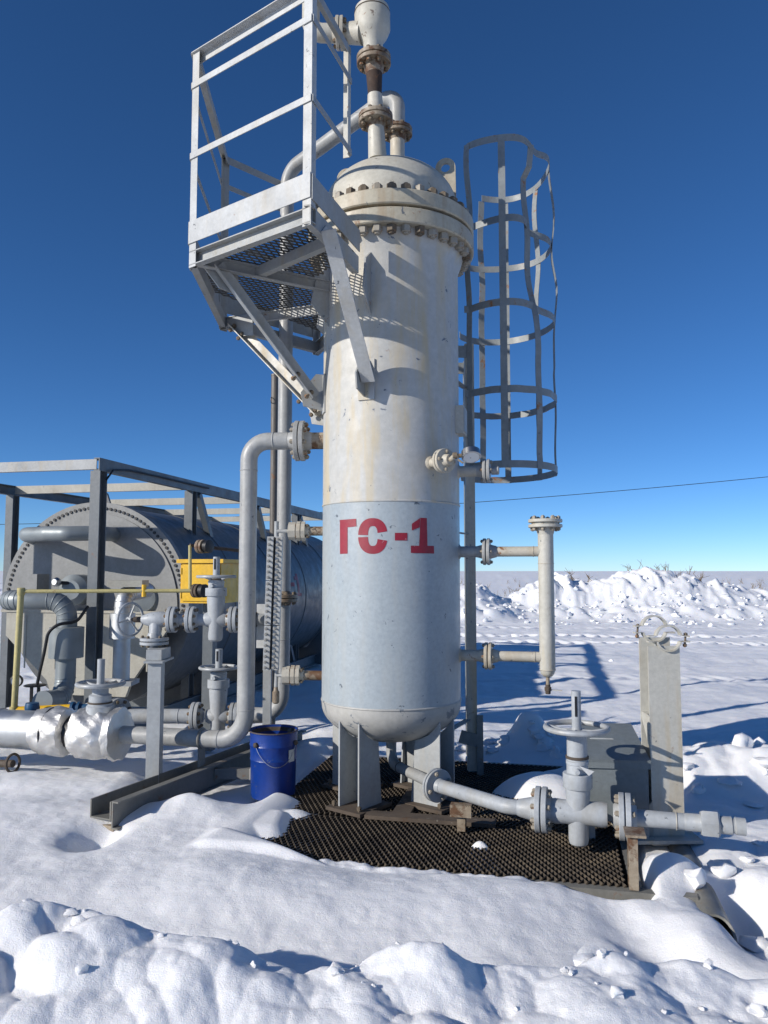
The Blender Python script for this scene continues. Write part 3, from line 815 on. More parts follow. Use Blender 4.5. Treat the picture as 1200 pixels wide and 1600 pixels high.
# foil-wrapped valve in the same line
FP = il + LI * 1.12
fv = thing('foil_wrapped_valve', 'gate valve wrapped in crumpled silver foil with a flat handwheel', 'valve', FP - Z * .2)
def crumple(b, o, ax, prof, seed, amp):
    k = len(b.v); b.lathe(o, ax, prof, 44)
    o = Vector(o); ax = Vector(ax).normalized()
    for i in range(k, len(b.v)):
        p = b.v[i]; q = p - o; h = q.dot(ax); rad = q - ax * h; r = rad.length
        if r < .03: continue
        t = math.atan2(rad.z, rad.dot(ax.cross(Z)))
        s = math.sin(t * 5 + h * 23 + seed) * .5 + math.sin(t * 9 - h * 41 + seed * 2) * .35 + math.sin(t * 14 + h * 50 + seed * 3) * .28 + abs(math.sin(t * 7 + h * 31 + seed)) * .5 + rnd.uniform(-.12, .12)
        b.v[i] = p + rad.normalized() * s * amp
    return b
def pr(*pp):
    out = []
    for (r0, h0), (r1, h1) in zip(pp, pp[1:]):
        n = max(1, int(abs(h1 - h0) / .022))
        for i in range(n): out.append((r0 + (r1 - r0) * i / n, h0 + (h1 - h0) * i / n))
    return out + [pp[-1]]
sh_ = pr((.10, 0), (.185, .02), (.19, .07), (.15, .10), (.178, .15), (.188, .28), (.178, .36), (.13, .40))
b = crumple(MB(), FP - LI * .14, LI, sh_, 1.0, .014); b.build('foil_wrap', 'foil', fv, 40)
b = crumple(MB(), FP + LI * .30, LI, pr((.12, 0), (.17, .02), (.178, .10), (.172, .20), (.165, .26), (.13, .28)), 4.0, .012); b.build('foil_wrap', 'foil', fv, 40)
MB().tube(FP + LI * .22, FP + LI * .34, .125).build('joint_sleeve', 'black', fv)
MB().torus(FP + LI * .46 , LI, .175, .005, 30, 6).build('tie_wire', 'black', fv)
FS = FP + LI * .06
MB().lathe(V(FS.x, FS.y, .45), Z, [(.10, 0), (.10, .13), (.088, .14), (.088, .15), (.082, .155), (.082, .21), (.06, .22), (.06, .27)], 28).build('bonnet', 'pipeblue', fv)
MB().lathe(V(FS.x, FS.y, .60), Z, [(.09, 0), (.09, .012)], 28).build('bonnet_ring', 'rust', fv)
handwheel(fv, V(FS.x, FS.y, .745), Z, .185, .017, 'pipeblue', 4, .02)
MB().tube(V(FS.x, FS.y, .70), V(FS.x, FS.y, .93), .028).build('stem', 'pipeblue', fv)
# insulated main
im = thing('insulated_main', 'thick silver-clad insulated pipe lying half in the snow', 'pipe', FP + LI * 1.0 - Z * .1)
p0 = FP + LI * .56
MB().tube(p0, p0 + LI * .36, .143, seg=36).build('cladding', 'galv', im)
b = crumple(MB(), p0 + LI * .36, LI, pr((.143, 0), (.152, .005), (.153, .22), (.146, .23)), 2, .003); b.build('cladding_sleeve', 'foil', im)
b = crumple(MB(), p0 + LI * .59, LI, pr((.15, 0), (.162, .01), (.165, .4), (.17, 1.2)), 6, .007); b.build('cladding_wrap', 'foil', im)

# ================================================================ LEVEL GAUGE
lg = thing('level_gauge', 'narrow twin-column bolted level gauge on the vessel side', 'gauge', at(426, 1050, 5.66))
gt_, gb_ = at(432, 838, 5.66), at(425, 1047, 5.66)
lgx = (V(-.976, .1, 0)).normalized()
dn = (gb_ - gt_).normalized()
for k, off in enumerate((-.040, .024)):
    bb = MB(); seg = 3; Lh = (gb_ - gt_).length
    for i in range(seg):
        s0 = gt_ + dn * (Lh * i / seg + .003) + X * off; s1 = gt_ + dn * (Lh * (i + 1) / seg - .003) + X * off
        colm = MB().bar(s0, s1, .046, .062, V(0, -1, 0)).build('column', 'rail', lg)
        for j in range(8):
            pz = s0 + (s1 - s0) * ((j + .5) / 8)
            inst('bolt', bolt_mesh(.02, .0125, 'boltgrey', True), colm, pz + V(-.004, -.040, 0), V(0, -1, 0), rnd.random())
MB().bar(gt_ + V(-.005, .045, -.0), gb_ + V(-.005, .045, 0), .075, .02, V(0, -1, 0)).build('back_plate', 'beam', lg)
for z, fx in ((ZU, 466), (ZL, 459)):
    nm = 'cream'
    c = V((fx - 600) / FPX * 5.64, 5.645, z); pv = V(VC.x - VR + .02, VC.y, z)
    MB().tube(pv, c + X * .06, .034).build('nozzle', 'creamrust', lg)
    vb = MB().lathe(c - X * .075, X, [(.04, 0), (.066, .004), (.066, .055), (.060, .057), (.060, .062), (.072, .064), (.072, .09), (.066, .092), (.066, .097), (.072, .099), (.072, .125), (.045, .13), (.036, .16)], 8).build('block_valve', 'cream', lg)
    for q in range(4):
        an = PI / 4 + q * PI / 2
        inst('bolt', bolt_mesh(.06, .012, 'boltrust'), vb, c + X * .03 + V(0, math.cos(an), math.sin(an)) * .056, X)
    e = V(gt_.x - .0 if z == ZU else gb_.x + .03, 5.655, z)
    MB().sweep([c - X * .07, e], .014, 10).build('link', 'grey', lg)
MB().tube(gt_ + V(-.0, 0, -.01), gt_ + V(.0, 0, .11), .017).build('top_stem', 'grey', lg)
MB().sweep([gb_ + V(.035, 0, .01), gb_ + V(.03, 0, -.12)], .014, 10).build('drain_stem', 'grey', lg)
MB().lathe(gb_ + V(.03, 0, -.24), Z, [(.015, 0), (.026, .01), (.026, .085), (.018, .095), (.014, .12)], 12).build('drain_cock', 'creamrust', lg)

# ================================================================ BLUE BUCKET
bk = V(-.805, 5.72, H(-.805, 5.72) - .02); bk.z = max(bk.z, -.02)
bu = thing('metal_bucket', 'dark blue metal bucket with rusty inside standing beside the vessel', 'bucket', bk)
MB().lathe(bk, Z, [(.155, 0), (.16, .01), (.164, .20), (.168, .21), (.166, .22), (.170, .38), (.173, .435)], 48).build('body', 'blue', bu) if False else None
bprof = [(.02, 0), (.155, 0), (.16, .012), (.165, .26), (.169, .268), (.166, .276), (.170, .36), (.174, .368), (.171, .376), (.172, .455), (.178, .46), (.178, .468), (.168, .468), (.166, .45), (.155, .05), (.02, .05)]
MB().lathe(bk, Z, bprof, 56).build('body', 'blue', bu)
MB().lathe(bk, Z, [(.1655, .40), (.165, .452), (.1775, .4705), (.179, .462)], 56, cap=False).build('rim', 'rust', bu)
MB().lathe(bk + Z * .30, Z, [(.001, 0), (.16, .002)], 40).build('residue', 'darkrust', bu)
MB().lathe(bk + V(-.105, -.142, .385), V(-.6, -.8, 0), [(.018, -.01), (.018, .012), (.01, .018)], 12).build('ear', 'rust', bu)
MB().lathe(bk + V(.165, -.06, .385), V(.95, -.3, 0), [(.018, -.01), (.018, .010), (.01, .016)], 12).build('ear', 'rust', bu)
hpnts = []
for i in range(25):
    t = i / 24; an = RAD(-127 + t * 107); rr = .181
    hpnts.append(bk + V(math.cos(an) * rr, math.sin(an) * rr, .385 - .15 * math.sin(PI * t) ** .8))
MB().sweep(hpnts, .002, 6).build('handle', 'steel', bu)
an = RAD(-32); rd = V(math.cos(an), math.sin(an), 0); tg = V(-rd.y, rd.x, 0)
b = MB(); vs = []; fs = []
for i in range(7):
    a2 = RAD(-44 + i * 3.2)
    for z in (.26, .345): vs.append(bk + V(math.cos(a2) * .1755, math.sin(a2) * .1755, z))
for i in range(6): fs.append((2 * i, 2 * i + 2, 2 * i + 3, 2 * i + 1))
b.add(vs, fs).build('paper_label', 'white', bu)

# ================================================================ LEFT SKID BEAM, POST AND VALVE LINES
BF, BE = at(157, 1262, 4.95), at(400, 1150, 6.55)
BF.z = .20; BE.z = .20
bd = (BE - BF).normalized(); bs = V(bd.y, -bd.x, 0)
sb = thing('skid_beam', 'dark grey steel channel beam running out of the snow', 'beam', BF - Z * .2)
MB().extr([(-.085, 0), (.085, 0), (.085, .115), (.075, .115), (.075, .010), (-.075, .010), (-.075, .115), (-.085, .115)], BF - Z * .15, BE + bd * .6 - Z * .15, bs, Z).build('channel', 'beam', sb)
MB().chan(BF + bs * .09 - Z * .20, BE + bd * .6 + bs * .09 - Z * .20, .17, .05, .01, bs, Z).build('side_channel', 'beam', sb)
MB().box(BF + bd * .06 + bs * .05 - Z * .24, bd * .05, bs * .05, Z * .055).build('foot', 'creamrust', sb)
st = BF + bd * 1.02 + bs * .12 - Z * .08
MB().chan(st - Z * .06, st + X * .26 - Z * .06, .075, .05, .007, V(0, 1, 0), Z).build('stub_arm', 'beam', sb)
MB().box(st + X * .263 + V(0, .02, -.02), X * .004, Y * .035, Z * .04).build('stub_plate', 'post', sb)
# clamp carrying the inlet pipe
cl = il + LI * .34
MB().torus(cl, LI, .070, .010, 30, 8).build('pipe_clamp', 'beam', sb)
MB().box(cl - Z * .13, LI * .006, V(.218, .976, 0) * .05, Z * .065).build('clamp_saddle', 'beam', sb)

UL = V(-1.4, 5.84, at(260, 968, 5.84).z); zu = UL.z
pp = V(at(243, 1100, 5.60).x, 5.60, 0)
po = thing('pipe_support_post', 'square grey steel post carrying the upper valve line', 'post', V(pp.x, pp.y, .03))
MB().box(V(pp.x, pp.y, (.03 + .945) / 2), X * .047, Y * .047, Z * ((.945 - .03) / 2)).build('column', 'grey', po)
MB().box(V(pp.x - .002, pp.y + .07, .953), X * .068, Y * .15, Z * .007).build('cap_plate', 'grey', po)
MB().box(V(pp.x - .015, pp.y + .10, .998), X * .055, Y * .12, Z * .037).build('seat_block', 'grey', po)

gl = thing('globe_valve', 'pale blue-grey angle valve with spoked handwheel on support post', 'valve', V(pp.x, 5.84, 1.1))
gx = (247 - 600) / FPX * 5.84
flange(gl, V(gx, 5.80, 1.078), Z, .105, .045, t=.022, nb=6, br=.012, mat='pipeblue', bmat='boltrust', hub=.035)
MB().tube(V(gx, 5.81, 1.10), V(gx, 5.84, zu), .045, .05).build('branch', 'pipeblue', gl)
MB().lathe(V(gx - .11, 5.84, zu), X, [(.030, 0), (.042, .03), (.055, .07), (.06, .11), (.06, .16), (.048, .19), (.048, .24)], 28).build('body', 'pipeblue', gl)
MB().tube(V(gx - .17, 5.84, zu), V(gx - .10, 5.84, zu), .022).build('gland', 'rust', gl)
MB().tube(V(gx - .22, 5.84, zu), V(gx - .15, 5.84, zu), .012).build('stem', 'rust', gl)
handwheel(gl, V(gx - .195, 5.84, zu), V(.86, -.50, .0), .132, .010, 'pipeblue', 3, .01, phase=.5)
ul = thing('upper_valve_line', 'pale blue-grey flanged pipe run at chest height behind inlet pipe', 'pipe', V(-1.2, 5.84, 1.2))
for fx in (272, 301): flange(ul, V((fx - 600) / FPX * 5.84, 5.84, zu), X, .098, .046, t=.026, nb=8, br=.0125, mat='pipeblue', bmat='boltrust', hub=.022)
MB().tube(V((258 - 600) / FPX * 5.84, 5.84, zu), V((330 - 600) / FPX * 5.84, 5.84, zu), .044).build('spool', 'pipeblue', ul)
flange(ul, V((367 - 600) / FPX * 5.84, 5.84, zu), X, .098, .046, t=.026, nb=8, br=.0125, mat='pipeblue', bmat='boltrust', hub=.03)
MB().tube(V((345 - 600) / FPX * 5.84, 5.84, zu), V((424 - 600) / FPX * 5.84, 5.84, zu), .044).build('spool', 'pipeblue', ul)
MB().torus(V((402 - 600) / FPX * 5.84, 5.84, zu), X, .05, .007, 26, 6).build('clamp', 'black', ul)
bpz = at(408, 978, 5.88)
MB().box(bpz, X * .034, Y * .006, Z * .165).build('bracket_plate', 'white', ul)
MB().box(V(bpz.x + .045, 5.93, .6), X * .03, Y * .03, Z * .62).build('bracket_leg', 'grey', ul)

def gate_valve(name, label, c, zt_wheel, zb_, r, wr, stem_top, mat='pipeblue', rim=.014, cf=.70):
    """vertical knife gate valve: rounded body, bonnet rings, yoke, wheel, slotted stem tube"""
    t = thing(name, label, 'valve', V(c.x, c.y, zb_))
    hh = zt_wheel - zb_
    MB().lathe(V(c.x, c.y, zb_), Z, [(r * .55, 0), (r * .80, r * .18), (r * .88, r * .5), (r * .88, hh * .25), (r * 1.08, hh * cf * .9), (r * 1.08, hh * (cf + .02))], 28).build('body', mat, t)
    MB().lathe(V(c.x, c.y, zb_ + hh * cf), Z, [(r * 1.26, 0), (r * 1.30, .004), (r * 1.30, hh * .12), (r * 1.26, hh * .125), (r * .95, hh * .13), (r * .95, hh * .20), (r * 1.0, hh * .205), (r * 1.0, hh * .23), (r * .90, hh * .235), (r * .90, hh * (.985 - cf))], 28).build('bonnet', mat, t)
    MB().lathe(V(c.x, c.y, zb_ + hh * (cf + .25)), Z, [(r * 1.02, 0), (r * 1.02, hh * .022)], 24).build('gland_ring', 'rust', t)
    handwheel(t, V(c.x, c.y, zt_wheel), Z, wr, rim, mat, 4, .02, phase=rnd.random())
    s = MB().tube(V(c.x, c.y, zt_wheel - .03), V(c.x, c.y, stem_top), r * .42, seg=18).build('stem_tube', mat, t)
    MB().box(V(c.x - r * .12, c.y - r * .40, (zt_wheel + stem_top) / 2 + .02), X * r * .10, Y * r * .05, Z * (stem_top - zt_wheel) * .27).build('slot', 'black', s)
    MB().lathe(V(c.x - .2 * r, c.y - r * .8, zb_ + hh * (cf + .16)), V(-.2, -1, 0), [(r * .26, 0), (r * .26, r * .5), (r * .2, r * .6)], 12).build('grease_plug', mat, t)
    return t
c1 = V((339 - 600) / FPX * 5.84, 5.84, 0)
g_ = gate_valve('gate_valve', 'pale blue-grey gate valve in front of the yellow cabinet', c1, at(339, 901, 5.84).z, at(339, 1002, 5.84).z, .062, .150, at(339, 870, 5.84).z, rim=.012)
MB().lathe(V(c1.x - .085, c1.y, zu), X, [(.046, 0), (.055, .02), (.055, .15), (.046, .17)], 24).build('through_bore', 'pipeblue', g_)
LLY = 6.72
c2 = V((345 - 600) / FPX * LLY, LLY, 0)
g_ = gate_valve('gate_valve', 'grey gate valve low behind the inlet pipe bend', c2, at(342, 1043, LLY).z, .20, .072, .172, at(345, 1014, LLY).z, rim=.013)
ll = thing('lower_valve_line', 'pale grey flanged pipe run low behind the foil-wrapped valve', 'pipe', V(-1.6, LLY, .3))
zz = at(310, 1119, LLY).z
lx = lambda q: (q - 600) / FPX * LLY
MB().lathe(V(c2.x - .10, LLY, zz), X, [(.05, 0), (.062, .02), (.062, .18), (.05, .2)], 24).build('bore', 'pipeblue', ll)
flange(ll, V(lx(311), LLY, zz), X, .118, .052, t=.03, nb=8, br=.015, mat='pipeblue', bmat='boltrust', hub=.03)
flange(ll, V(lx(371), LLY, zz), X, .118, .052, t=.03, nb=8, br=.015, mat='pipeblue', bmat='boltrust', hub=.03)
MB().tube(V(lx(200), LLY, zz), V(lx(303), LLY, zz), .062).build('spool', 'pipeblue', ll)
weld(ll, V(lx(258), LLY, zz), X, .062, 'pipeblue'); weld(ll, V(lx(285), LLY, zz), X, .062, 'pipeblue')
flange(ll, V(lx(190), LLY, zz + .03), V(.8, -.6, 0), .125, .06, t=.03, nb=8, br=.015, mat='pipeblue', bmat='boltrust', hub=.03)
MB().tube(V(lx(378), LLY, zz), V(lx(420), LLY, zz), .058).build('spool', 'pipe', ll)

# ================================================================ ACCESS PLATFORM
pf = thing('access_platform', 'grey steel access platform with guard rails bracketed to the vessel', 'platform', V(-.8, 5.2, 3.5))
PZ0, PZ1 = 3.60, 3.695
P0, P1, P2, P3 = V(-.42, 4.275, 0), V(-1.283, 4.92, 0), V(-1.356, 6.23, 0), V(-.61, 6.99, 0)
W0, W3 = V(-.17, 5.02, 0), V(-.20, 6.10, 0)
def zz_(p, z): return V(p.x, p.y, z)
def inward(p, q):
    d_ = (q - p).normalized(); n_ = V(-d_.y, d_.x, 0)
    cpt = V(-.6, 5.5, 0)
    return n_ if (cpt - p).dot(n_) > 0 else -n_
for p, q in ((P0, P1), (P1, P2), (P2, P3)):
    MB().chan(zz_(p, PZ0) + inward(p, q) * .05, zz_(q, PZ0) + inward(p, q) * .05, .095, .05, .007, -inward(p, q), Z).build('edge_channel', 'platform', pf)
for p, q in ((P0, W0), (P3, W3)):
    MB().chan(zz_(p, PZ0 - .01), zz_(q, PZ0 - .01), .115, .045, .008, inward(p, q), Z).build('side_channel', 'platform', pf)
W1, W2 = V(-.41, 5.43, 0), V(-.40, 5.86, 0)
E1, E2 = P1 + (W1 - P1).normalized() * .05, P2 + (W2 - P2).normalized() * .05
for p, q in ((E1, W1), (E2, W2)):
    MB().chan(zz_(p, PZ0 + .004), zz_(q, PZ0 + .004), .08, .045, .007, V(.6, -.75, 0).normalized(), Z).build('radial_channel', 'platform', pf)
m1 = (P0 + W0) / 2 + V(-.03, 0, 0); m2 = E1 + (W1 - E1) * .45
MB().bar(zz_(m1, PZ0 + .05), zz_(m2, PZ0 + .05), .05, .07).build('cross_bar', 'platform', pf)
poly = [P0, P1, P2, P3, W3, V(-.46, 5.9, 0), V(-.50, 5.63, 0), V(-.46, 5.36, 0), V(-.30, 5.16, 0), W0]
def inpoly(p):
    c = False; n = len(poly)
    for i in range(n):
        a_, b_ = poly[i], poly[(i + 1) % n]
        if (a_.y > p.y) != (b_.y > p.y) and p.x < (b_.x - a_.x) * (p.y - a_.y) / (b_.y - a_.y) + a_.x: c = not c
    return c
b = MB(); u_ = (P0 - P1).normalized(); v_ = V(-u_.y, u_.x, 0)
expanded(b, inpoly, V(-2.0, 4.7, PZ1 + .004), u_, v_, 124, 100, .046, .092, .0055, .010)
b.build('deck_mesh', 'platgrate', pf, 25)
def gusset(p, d_, z0, z1, L, t=.012):
    s_ = V(-d_.y, d_.x, 0) * t
    MB().prism([p + Z * z0, p + d_ * L + Z * (z0 + .05), p + d_ * L + Z * (z1 - .05), p + Z * z1], s_).build('gusset', 'platform', pf)
# struts and wall lugs
az_of = lambda w_: (V(w_.x, w_.y, 0) - V(VC.x, VC.y, 0)).normalized()
for w_, up, lowz, mat in ((W0, zz_(P0 + (W0 - P0) * .20, PZ0 - .01), 2.88, 'rail'), (V(-.435, 5.52, 0), zz_(E1 + (W1 - E1) * .14, PZ0), 2.86, 'platform'), (V(-.42, 5.80, 0), zz_(E2 + (W2 - E2) * .08, PZ0 - .01), 2.80, 'post')):
    rd = az_of(w_); base = V(VC.x, VC.y, 0) + rd * VR
    fw = V(base.x, base.y, 0) + rd * .11
    lo = zz_(fw, lowz)
    tg = V(-rd.y, rd.x, 0)
    d0 = (up - lo).normalized()
    sgn = tg if tg.dot(V(.7, -.7, 0)) > 0 else -tg
    MB().angle(lo - d0 * .03 + sgn * .0, up + d0 * .02, .095 if lowz == 2.88 else .078, .007, sgn, d0.cross(sgn).normalized() * (1 if d0.cross(sgn).z > 0 else -1)).build('strut', mat, pf)
    MB().prism([base + Z * (lowz - .10) - tg * .007, base + rd * .15 + Z * (lowz - .07) - tg * .007, base + rd * .17 + Z * (lowz + .03) - tg * .007, base + rd * .06 + Z * (lowz + .17) - tg * .007, base + Z * (lowz + .17) - tg * .007], -sgn * .011).build('wall_lug', 'platform', pf)
    MB().box(base + rd * .004 + Z * (lowz + .02), rd * .006, tg * .06, Z * .14).build('pad_plate', 'uppershell', pf)
    nb_ax = d0.cross(sgn).normalized()
    for k in ((0, .16) if lowz != 2.88 else ()):
        inst('bolt', bolt_mesh(.025, .017, 'boltrust'), pf, lo + d0 * (k + .01) + sgn * .04, nb_ax)
        if lowz == 2.80: inst('bolt', bolt_mesh(.025, .017, 'boltrust'), pf, up - d0 * (k * .7 + .02) + sgn * .04, nb_ax)
# knee plates that tie the channels to the wall
for w_ in (W0, W1, W2, W3):
    rd = az_of(w_); base = V(VC.x, VC.y, 0) + rd * (VR - .005); tg = V(-rd.y, rd.x, 0)
    MB().prism([base + Z * (PZ1 + .10) + tg * .02, base + rd * .10 + Z * (PZ1 + .02) + tg * .02, base + rd * .14 + Z * (PZ0 - .10) + tg * .02, base + Z * (PZ0 - .26) + tg * .02], tg * .012).build('wall_plate', 'platform', pf)
for p in (E1, E2):
    d_ = (V(-.42, 5.6, 0) - p).normalized()
    MB().prism([zz_(p, PZ0 + .07), zz_(p + d_ * .30, PZ0 + .07), zz_(p + d_ * .32, PZ0 - .12), zz_(p + d_ * .17, PZ0 - .10)], V(-d_.y, d_.x, 0) * .010).build('knee_plate', 'platform', pf)
# guard rail
RZ = (5.068, 4.835, 4.345)
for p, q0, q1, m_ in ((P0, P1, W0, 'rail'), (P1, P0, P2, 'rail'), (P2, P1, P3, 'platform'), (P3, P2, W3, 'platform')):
    xd = (q0 - p).normalized(); yd = (q1 - p).normalized()
    MB().angle(zz_(p, PZ0 - .015), zz_(p, RZ[0]), .066, .006, xd, yd).build('rail_post', m_, pf)
def rails(p, q, m_, top=True, zoff=0):
    d_ = (q - p).normalized(); n_ = -inward(p, q)
    for k, z in enumerate(RZ):
        if k == 0:
            MB().angle(zz_(p, z) - n_ * .045, zz_(q, z) - n_ * .045, .060, .006, n_, -Z).build('top_rail', m_, pf)
        else:
            MB().bar(zz_(p, z) + n_ * .006, zz_(q, z) + n_ * .006, .006, .042).build('mid_rail', m_, pf)
    MB().bar(zz_(p, PZ1 + .125) + n_ * .006, zz_(q, PZ1 + .125) + n_ * .006, .006, .15).build('toe_board', m_, pf)
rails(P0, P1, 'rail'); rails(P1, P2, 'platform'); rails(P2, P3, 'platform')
# short return rail towards the vessel, its end post hanging free of the deck
W0r = P0 + (W0 - P0) * .80
d_ = (W0 - P0).normalized(); n_ = -inward(P0, W0)
MB().angle(zz_(P0, RZ[0]), zz_(W0r, RZ[0]), .055, .006, -n_, -Z).build('top_rail', 'platform', pf)
for z in RZ[1:]: MB().bar(zz_(P0, z) + n_ * .006, zz_(W0r, z) + n_ * .006, .006, .042).build('mid_rail', 'platform', pf)
MB().angle(zz_(W0r, RZ[2] - .03), zz_(W0r, RZ[0]), .05, .006, d_ * -1, -n_).build('rail_post', 'post', pf)
MB().bar(zz_(P0, PZ1 + .115) + n_ * .006, zz_(W0, PZ1 + .115) + n_ * .006, .006, .15).build('toe_board', 'platform', pf)

# ================================================================ LADDER WITH SAFETY CAGE
CC = V(1.03, 6.55, 0); CRX, CRY = .44, .55
ld = thing('caged_ladder', 'vertical steel ladder with a bent safety cage behind the vessel', 'ladder', V(.68, 6.5, 0))
LS = [V(.665, 6.22, 0), V(.71, 6.74, 0)]
for p, m_ in zip(LS, ('post', 'cage')):
    MB().angle(zz_(p, .02), zz_(p, 3.47), .075, .007, X, Y).build('stringer', m_, ld)
    MB().box(zz_(p, 3.40) + V(-.02, -.004, 0), X * .05, Y * .004, Z * .05).build('splice_plate', 'cage', ld)
for i in range(11):
    z = .28 + .305 * i
    MB().tube(zz_(LS[0], z) + V(.03, .0, 0), zz_(LS[1], z) + V(.03, 0, 0), .010, seg=8).build('rung', 'cage', ld)
for z in (.42, 1.9, 3.1):
    MB().bar(zz_(LS[0], z) + V(0, .01, 0), V(VC.x + .44, VC.y + .20, z), .05, .008).build('wall_bracket', 'cage', ld)
MB().angle(V(.735, 6.2, -.02), V(.735, 6.2, .46), .05, .006, X, Y).build('foot_angle', 'cage', ld)
MB().bar(V(.60, 6.19, .30), V(.74, 6.19, .26), .006, .10).build('foot_plate', 'cage', ld)
def cagept(deg, z):
    a = RAD(deg); r = 1.0
    if z > 3.3:
        k = sstep(z, 3.4, 4.3); r -= float(k) * .42 * math.exp(-((deg + 48) / 24) ** 2) * (1 if z < 4.9 else .5)
        r += .09 * math.exp(-((deg) / 16) ** 2) * math.exp(-((z - 4.12) / .22) ** 2)
        r += .05 * math.sin(z * 7 + deg * .06) * float(k)
    elif z > 2.5: r += .012 * math.sin(z * 9 + deg)
    return V(CC.x + math.cos(a) * CRX * r, CC.y + math.sin(a) * CRY * r, z)
HZ = (2.44, 3.04, 3.745, 4.44, 5.13)
for k, z in enumerate(HZ):
    a0, a1 = -138, (138 if k < 4 else 104)
    n = 56; pts = []
    for i in range(n + 1):
        dg = a0 + (a1 - a0) * i / n; p = cagept(dg, z)
        if k >= 3: p.z += .035 * math.exp(-((dg + 50) / 18) ** 2) * (-1 if k == 4 else 1)
        pts.append(p)
    if k < 4: pts = [V(.66, 6.18, z)] + pts + [V(.69, 6.86, z)]
    nr_ = lambda i, pts=pts: V(pts[min(i + 1, len(pts) - 1)].y - pts[max(i - 1, 0)].y, -(pts[min(i + 1, len(pts) - 1)].x - pts[max(i - 1, 0)].x), 0).normalized()
    MB().strip(pts, nr_, Z, .058, .005).build('cage_hoop', 'cage', ld)
for dg, top in ((-138, 5.15), (-100, 5.15), (-62, 5.12), (0, 5.13), (34, 5.12), (74, 5.10), (104, 5.10)):
    n = 46; pts = [cagept(dg, 2.41 + (top - 2.41) * i / n) for i in range(n + 1)]
    a = RAD(dg); nr = V(math.cos(a), math.sin(a), 0); tg = V(-nr.y, nr.x, 0)
    pts = [p + nr * .006 for p in pts]
    MB().strip(pts, lambda i: nr, tg, .056, .005).build('cage_strap', 'cage', ld)

# ================================================================ STAND PIPE ON THE RIGHT
sp = thing('stand_pipe', 'cream vertical stand pipe with blind flange top and drain cock', 'pipe', V(1.13, 5.389, .75))
SC = VC + A * 1.1066; zU, zL = at(760, 862, 5.47).z, at(765, 1025, 5.47).z
zT, zB = at(852, 818, 5.39).z, at(858, 1058, 5.39).z
sbod = MB().lathe(zz_(SC, zB), Z, [(.012, 0), (.030, .006), (.046, .025), (.054, .06), (.054, zT - zB - .06), (.054, zT - zB)], 28).build('body', 'post', sp)
flange(sp, zz_(SC, zT), Z, .118, .054, t=.022, gap=.014, nb=8, br=.016, mat='post', bmat='boltcream', hub=.05, hubs=(1, 0))
for z in (zU, zL):
    MB().tube(VC + A * .74 + Z * z, zz_(SC, z), .036).build('arm', 'cream', sp)
    weld(sp, VC + A * (1.1066 - .085) + Z * z, A, .037, 'cream')
    MB().torus(zz_(SC, z) - Z * .085, Z, .054, .003, 28, 6).build('weld_bead', 'cream', sp)
dk = zz_(SC, zB)
MB().tube(dk - Z * .06, dk + Z * .01, .013, seg=12).build('drain_tube', 'creamrust', sp)
ckv = MB().lathe(dk - Z * .115, Z, [(.016, 0), (.019, .005), (.019, .02), (.024, .022), (.024, .045), (.018, .05), (.018, .065)], 8).build('drain_cock', 'rust', sp)
MB().bar(dk - Z * .085, dk + V(.095, -.02, -.09), .010, .006).build('lever', 'post', ckv)

# ================================================================ DRAIN LINE AND VALVE
dl = thing('drain_line', 'pale grey drain pipe leaving the vessel bottom along the grating', 'pipe', V(.05, 5.6, .1))
zd = .225
DF = at(683, 1229, 5.07); DF.z = .225
D1 = at(792, 1261, 4.62); D1.z = zd
DD = V(.96, -.28, 0).normalized()
dsx = (DF - V(VC.x, VC.y, zd)); dsx.z = 0; dsx.normalize()
pipe(dl, [V(VC.x, VC.y, .42), V(VC.x, VC.y, zd), DF - dsx * .02], .037, 'pipe', .12)
weld(dl, V(VC.x, VC.y, zd) + dsx * .13, dsx, .038, 'rust')
fd2 = (D1 - DF).normalized()
flange(dl, DF, (dsx + fd2).normalized(), .105, .040, t=.018, nb=4, br=.014, mat='pipeblue', bmat='boltcream', hub=.03, phase=.4)
pipe(dl, [DF + fd2 * .02, D1, D1 + DD * .10], .043, 'pipeblue', .14)
FV = D1 + DD * .16
MB().lathe(D1 + DD * .06, DD, [(.043, 0), (.05, .015), (.062, .07), (.066, .09)], 24).build('reducer', 'pipeblue', dl)
VV = D1 + DD * .405; FW = D1 + DD * .66
flange(dl, D1 + DD * .20, DD, .128, .062, t=.03, nb=8, br=.0155, mat='pipeblue', bmat='boltcream', hub=.03)
flange(dl, FW, DD, .128, .062, t=.03, nb=8, br=.0155, mat='pipeblue', bmat='boltcream', hub=.03)
q0 = FW + DD * .05
MB().tube(q0, q0 + DD * .26, .046, .044).build('tail_pipe', 'pipeblue', dl)
weld(dl, q0 + DD * .22, DD, .046, 'cream')
MB().lathe(q0 + DD * .26, DD, [(.044, 0), (.047, .01), (.047, .085), (.05, .09)], 20).build('coupling', 'pipeblue', dl)
MB().lathe(q0 + DD * .345, DD, [(.068, 0), (.074, .01), (.074, .085), (.062, .095)], 6).build('union_nut', 'pipeblue', dl)
MB().lathe(q0 + DD * .44, DD, [(.046, 0), (.048, .06), (.040, .065), (.040, .075), (.046, .08), (.046, .13), (.02, .132)], 18).build('end_plug', 'pipeblue', dl)
g_ = gate_valve('gate_valve', 'pale grey gate valve with flat handwheel standing on the rusty grating', VV, .70, .045, .064, .190, .91, rim=.016, cf=.49)
